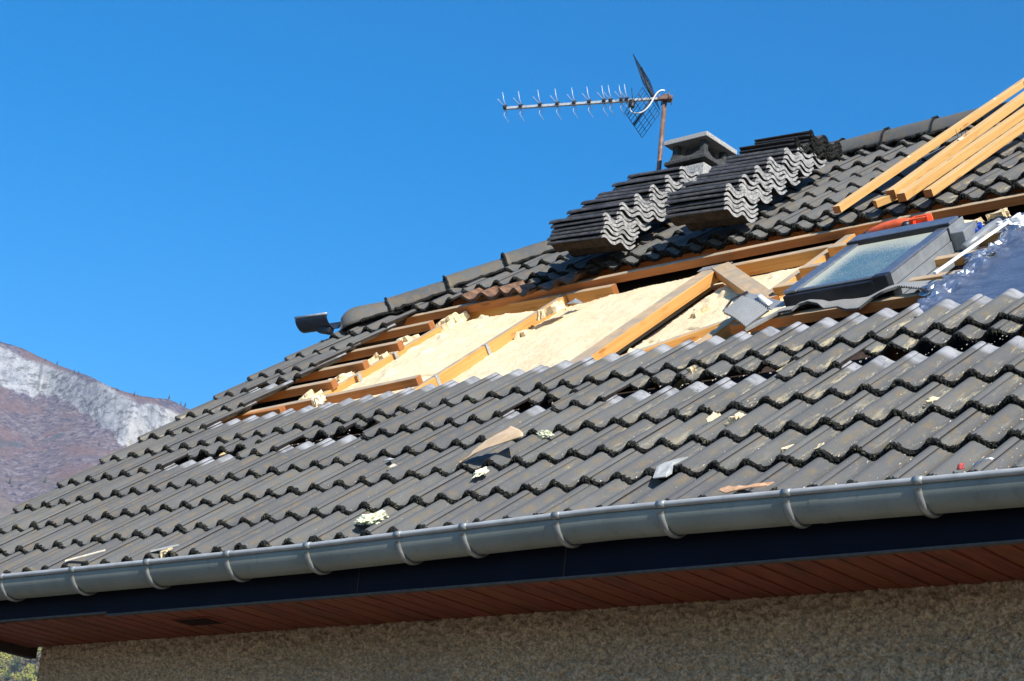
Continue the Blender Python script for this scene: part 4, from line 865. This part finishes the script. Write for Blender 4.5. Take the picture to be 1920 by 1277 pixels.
# ---------------------------------------------------------------- tool, blue bag, white lath, fibre
tool = thing('power_tool', RP(4.32, 2.56, -.07), 'orange power saw lying on the battens above the roof window', 'power tool')
def loft(mb, secs, n=14, mi=0):
    """secs: (u, v, w, half v, half w) superellipse sections"""
    V = []
    for (u, v, w_, a, b) in secs:
        for k in range(n):
            t = 2*math.pi*k/n; c, s = math.cos(t), math.sin(t); V.append(RP(u, v+a*math.copysign(abs(c)**.6, c), w_+b*math.copysign(abs(s)**.6, s)))
    F = [(i*n+k, i*n+(k+1) % n, (i+1)*n+(k+1) % n, (i+1)*n+k) for i in range(len(secs)-1) for k in range(n)]+[tuple(range(n))[::-1], tuple((len(secs)-1)*n+k for k in range(n))]
    mb.add(V, F, mi, smooth=True)
mb = MB(); loft(mb, [(4.115, 2.565, -.06, .02, .016), (4.14, 2.565, -.052, .035, .026), (4.20, 2.565, -.044, .04, .032), (4.28, 2.56, -.036, .036, .034), (4.36, 2.555, -.034, .034, .028), (4.385, 2.555, -.034, .03, .022)]); body = mb.build('body', M['orange'], tool)
mb = MB(); loft(mb, [(4.092, 2.57, -.062, .02, .02), (4.105, 2.57, -.06, .028, .024), (4.125, 2.57, -.057, .03, .026)]); mb.build('nose_guard', M['black'], tool)
mb = MB(); loft(mb, [(4.33, 2.52, -.06, .02, .018), (4.36, 2.52, -.035, .026, .024), (4.39, 2.52, -.032, .022, .02)]); mb.build('grip', M['black'], tool)
mb = MB(); rbox(mb, 4.385, 4.49, 2.53, 2.59, -.07, -.055, 0, .005); rbox(mb, 4.385, 4.49, 2.575, 2.59, -.0545, -.008, 0, .005); rbox(mb, 4.385, 4.40, 2.53, 2.5745, -.0545, -.008, 1, .004); rbox(mb, 4.475, 4.49, 2.53, 2.5745, -.0545, -.008, 1, .004); rbox(mb, 4.4005, 4.4745, 2.53, 2.542, -.02, -.008, 0, .003); mb.build('handle', [M['orange'], M['red']], tool)
tag(ragged('blue_bag', (4.84, 2.30, -.07), (.05, .055, .035), 33, M['blue'], None, 4, .9), 'crumpled shiny blue bag at the top right corner of the roof window', 'bag')
tag(ragged('black_bag', (4.92, 2.43, -.085), (.12, .05, .03), 34, M['black'], None, 4, .9), 'crumpled black plastic behind the blue bag', 'plastic')
mb = MB(); board(mb, RP(5.055, 1.41, .004), RP(5.085, 2.30, -.02), UV_, .016, .012, 0, .002, NV); tag(mb.build('white_lath', M['white']), 'thin white lath leaning between the window and the foil', 'lath')
tag(ragged('white_fibre', (5.10, 2.20, -.04), (.085, .05, .03), 44, M['fluff'], None, 4, 1.1), 'white fibre tuft at the upper end of the white lath', 'insulation')

# ---------------------------------------------------------------- scraps on the lower tiles
nu = nv = 26
Vs = []
for i in range(nu):
    s = i/(nu-1)
    for j in range(nv):
        t = j/(nv-1); A = np.array([3.60, -.33, .004]); B = np.array([3.90, -.24, .055]); Cc = np.array([3.90, -.18, .07]); D = np.array([3.76, -.13, .075])
        p = A*(1-s)*(1-t)+B*s*(1-t)+Cc*s*t+D*(1-s)*t if False else A*(1-s)+(B*(1-t)+(Cc+(D-Cc)*t)*t)*s
        p = p+np.array([0, 0, .018*math.sin(math.pi*s)*(1 if t < .5 else .6)+.010*(abs(t-.55)*-1)+.004*math.sin(7*s+5*t)]); Vs.append(p)
Vs = np.array(Vs); Vs[:, 0] += .008*fbm(Vs*40, 2); solid_sheet('paper_scrap', Vs, nu, nv, M['kraft'], None, .004, True, 'large brown paper faced insulation scrap tented over the lower tiles', 'scrap')
tag(ragged('wool_tuft', (3.90, -.10, .0), (.05, .02, .018), 50, M['wool'], None, 4, .9), 'pale green wool tuft at the edge of the large paper scrap', 'insulation')
tag(ragged('wool_tuft', (3.80, -.45, -.01), (.03, .05, .012), 51, M['wool'], None, 4, 1.), 'small wool tuft below the large paper scrap', 'insulation')
tag(ragged('wool_scrap', (3.54, -.88, .0), (.085, .06, .022), 52, M['wool'], None, 5, 1.0), 'yellowish white wool scrap lying just above the gutter', 'insulation')
def flake(name, pts, w_, mat, label, cat, th=.004, wob=.004):
    pts = np.array(pts, float); c = pts.mean(0); n = len(pts); k = 4; V = [(c[0], c[1], w_+wob)]
    for r in range(1, k+1):
        for p in pts:
            q = c+(p-c)*r/k; V.append((q[0], q[1], w_+wob*(1-(r/k)**2)+.0025*math.sin(q[0]*90)+.0025*math.cos(q[1]*70)))
    V = np.array(V); F = [(0, 1+i, 1+(i+1) % n) for i in range(n)]+[(1+r*n+i, 1+(r+1)*n+i, 1+(r+1)*n+(i+1) % n, 1+r*n+(i+1) % n) for r in range(k-1) for i in range(n)]
    W_ = RP(V[:, 0], V[:, 1], V[:, 2]); m = len(W_); F2 = F+[tuple(i+m for i in f[::-1]) for f in F]+[(1+(k-1)*n+(i+1) % n, 1+(k-1)*n+i, m+1+(k-1)*n+i, m+1+(k-1)*n+(i+1) % n) for i in range(n)]
    return tag(obj(name, np.concatenate([W_, W_-NV*th]), F2, mat), label, cat)
flake('slate_shard', [(4.87, -.735), (4.825, -.63), (4.83, -.585), (4.875, -.555), (4.92, -.555), (4.90, -.63), (4.935, -.70), (4.93, -.735)], -.012, M['slate'], 'smooth pale grey shard lying across a tile edge near the gutter', 'shard')
rgp = np.random.default_rng(8)
pp = [(5.325, -.985), (5.31, -.955), (5.335, -.935), (5.37, -.945), (5.40, -.965), (5.45, -.96), (5.50, -.935), (5.525, -.94), (5.51, -.965), (5.46, -.985), (5.40, -.995), (5.36, -1.0)]
flake('torn_paper', pp, .004, M['brown'], 'torn light brown paper caught at the gutter edge', 'paper')
flake('chip', [(2.975, -.14), (3.03, -.165), (3.085, -.165), (3.06, -.145), (3.0, -.118)], -.002, M['slate'], 'pale grey splinter on the tiles left of the paper scrap', 'splinter')
flake('chip', [(3.05, -.20), (3.075, -.215), (3.11, -.20), (3.08, -.185)], -.016, M['chip'], 'small cream chip just below the pale grey splinter', 'chip')
for i, (u, v, s, lab) in enumerate(((5.38, -.565, .028, 'cream foam crumb on the third tile row near the right'), (5.50, -.57, .018, 'small cream foam crumb right of the larger one'), (4.76, -.10, .026, 'white foam crumb under a tile edge in the middle'), (4.90, -.14, .034, 'bigger white foam crumb under a tile edge in the middle'), (5.80, -.22, .026, 'flat foam crumb in a tile trough at the right'), (2.33, -.955, .022, 'round pale foam lump at the gutter near the left'), (4.22, .60, .02, 'foam crumb on the upper lower-roof course in the middle'))):
    tag(foam_shard([(u-s, v-s*.6), (u+s*.8, v-s*.9), (u+s, v+s*.5), (u-s*.3, v+s)], -.016 if i != 5 else .0, -.014 if i != 5 else .006, 790+i, M['foam'], None, 'foam_crumb', 3, .22), lab, 'foam crumb', 'foam crumbs on the tiles')
mb = MB(); board(mb, RP(1.66, -.985, .012), RP(1.80, -.86, -.006), UV_, .022, .006, 0, .001, NV); tag(mb.build('wood_sliver', M['chip']), 'long pale wood sliver pointing up from the gutter at left', 'sliver')
mb = MB(); board(mb, RP(2.26, -.975, .006), RP(2.36, -.90, -.008), UV_, .03, .006, 0, .001, NV); tag(mb.build('wood_sliver', M['slate']), 'short grey sliver beside the round foam lump at the gutter', 'sliver')
flake('red_scrap', [(6.216, -.94), (6.208, -.915), (6.224, -.928), (6.233, -.91), (6.233, -.93), (6.245, -.938), (6.23, -.944)], -.014, M['redscrap'], 'small red plastic scrap above the gutter at far right', 'scrap', .003, .01)
flake('blue_scrap', [(6.262, -.91), (6.29, -.885), (6.32, -.875), (6.30, -.905), (6.27, -.93)], -.016, M['alublue'], 'small bluish plastic scrap right of the red one', 'scrap', .003, .006)
# fine grit in the troughs of the lower tiles: nobody could count it
mb = MB(); rg = np.random.default_rng(77)
for i in range(1700):
    u = 6.7*rg.random()**.5; v = rg.uniform(-1.0, .95); j = round(u/R15-.5)+.5; uu = j*R15+rg.normal(0, .018); t = (v/G) % 1*G
    w_ = float(prof_h(np.array(uu)))-AMP-SL*t+.001; s = rg.uniform(.0015, .006); c = np.array([uu, v]); a = rg.uniform(0, 6.28, 4)
    if 4 < s*1000 and rg.random() < .5: s *= .6
    V = [RP(uu+s*math.cos(x), v+s*math.sin(x)*1.3, w_+(.0 if k else s*.5)) for k, x in enumerate((0, 1.6, 3.3, 4.9))]+[RP(uu, v, w_+s*.7)]
    mb.add(V, [(0, 1, 4), (1, 2, 4), (2, 3, 4), (3, 0, 4)])
o = mb.build('grit', M['chip'], None, at=(3, -.2, 0)); tag(o, 'pale grit and foam dust scattered in the tile troughs', 'grit', kind='stuff')

# ---------------------------------------------------------------- air: far things fade to blue
HZ = 0.0001
bm = bmesh.new(); bmesh.ops.create_cube(bm, size=1); hv = [tuple(v.co) for v in bm.verts]; hf = [[v.index for v in f.verts] for f in bm.faces]; bm.free()
ztop = float(P_top)+6; lo = np.array([-9100., -9100, gz-1]); hi = np.array([9100., 9100, ztop])
hm = bpy.data.materials.new('haze'); hm.use_nodes = True; nt_ = hm.node_tree; nt_.nodes.remove(nt_.nodes['Principled BSDF']); pv = nt_.nodes.new('ShaderNodeVolumePrincipled')
pv.inputs['Density'].default_value = HZ; pv.inputs['Color'].default_value = (.62, .76, 1., 1); pv.inputs['Anisotropy'].default_value = .2
nt_.links.new(pv.outputs[0], nt_.nodes['Material Output'].inputs['Volume'])
hz = obj('haze', [lo+(np.array(v)+.5)*(hi-lo) for v in hv], hf, hm, at=(0, 0, gz)); tag(hz, 'pale blue air over the whole valley', 'haze', kind='stuff')
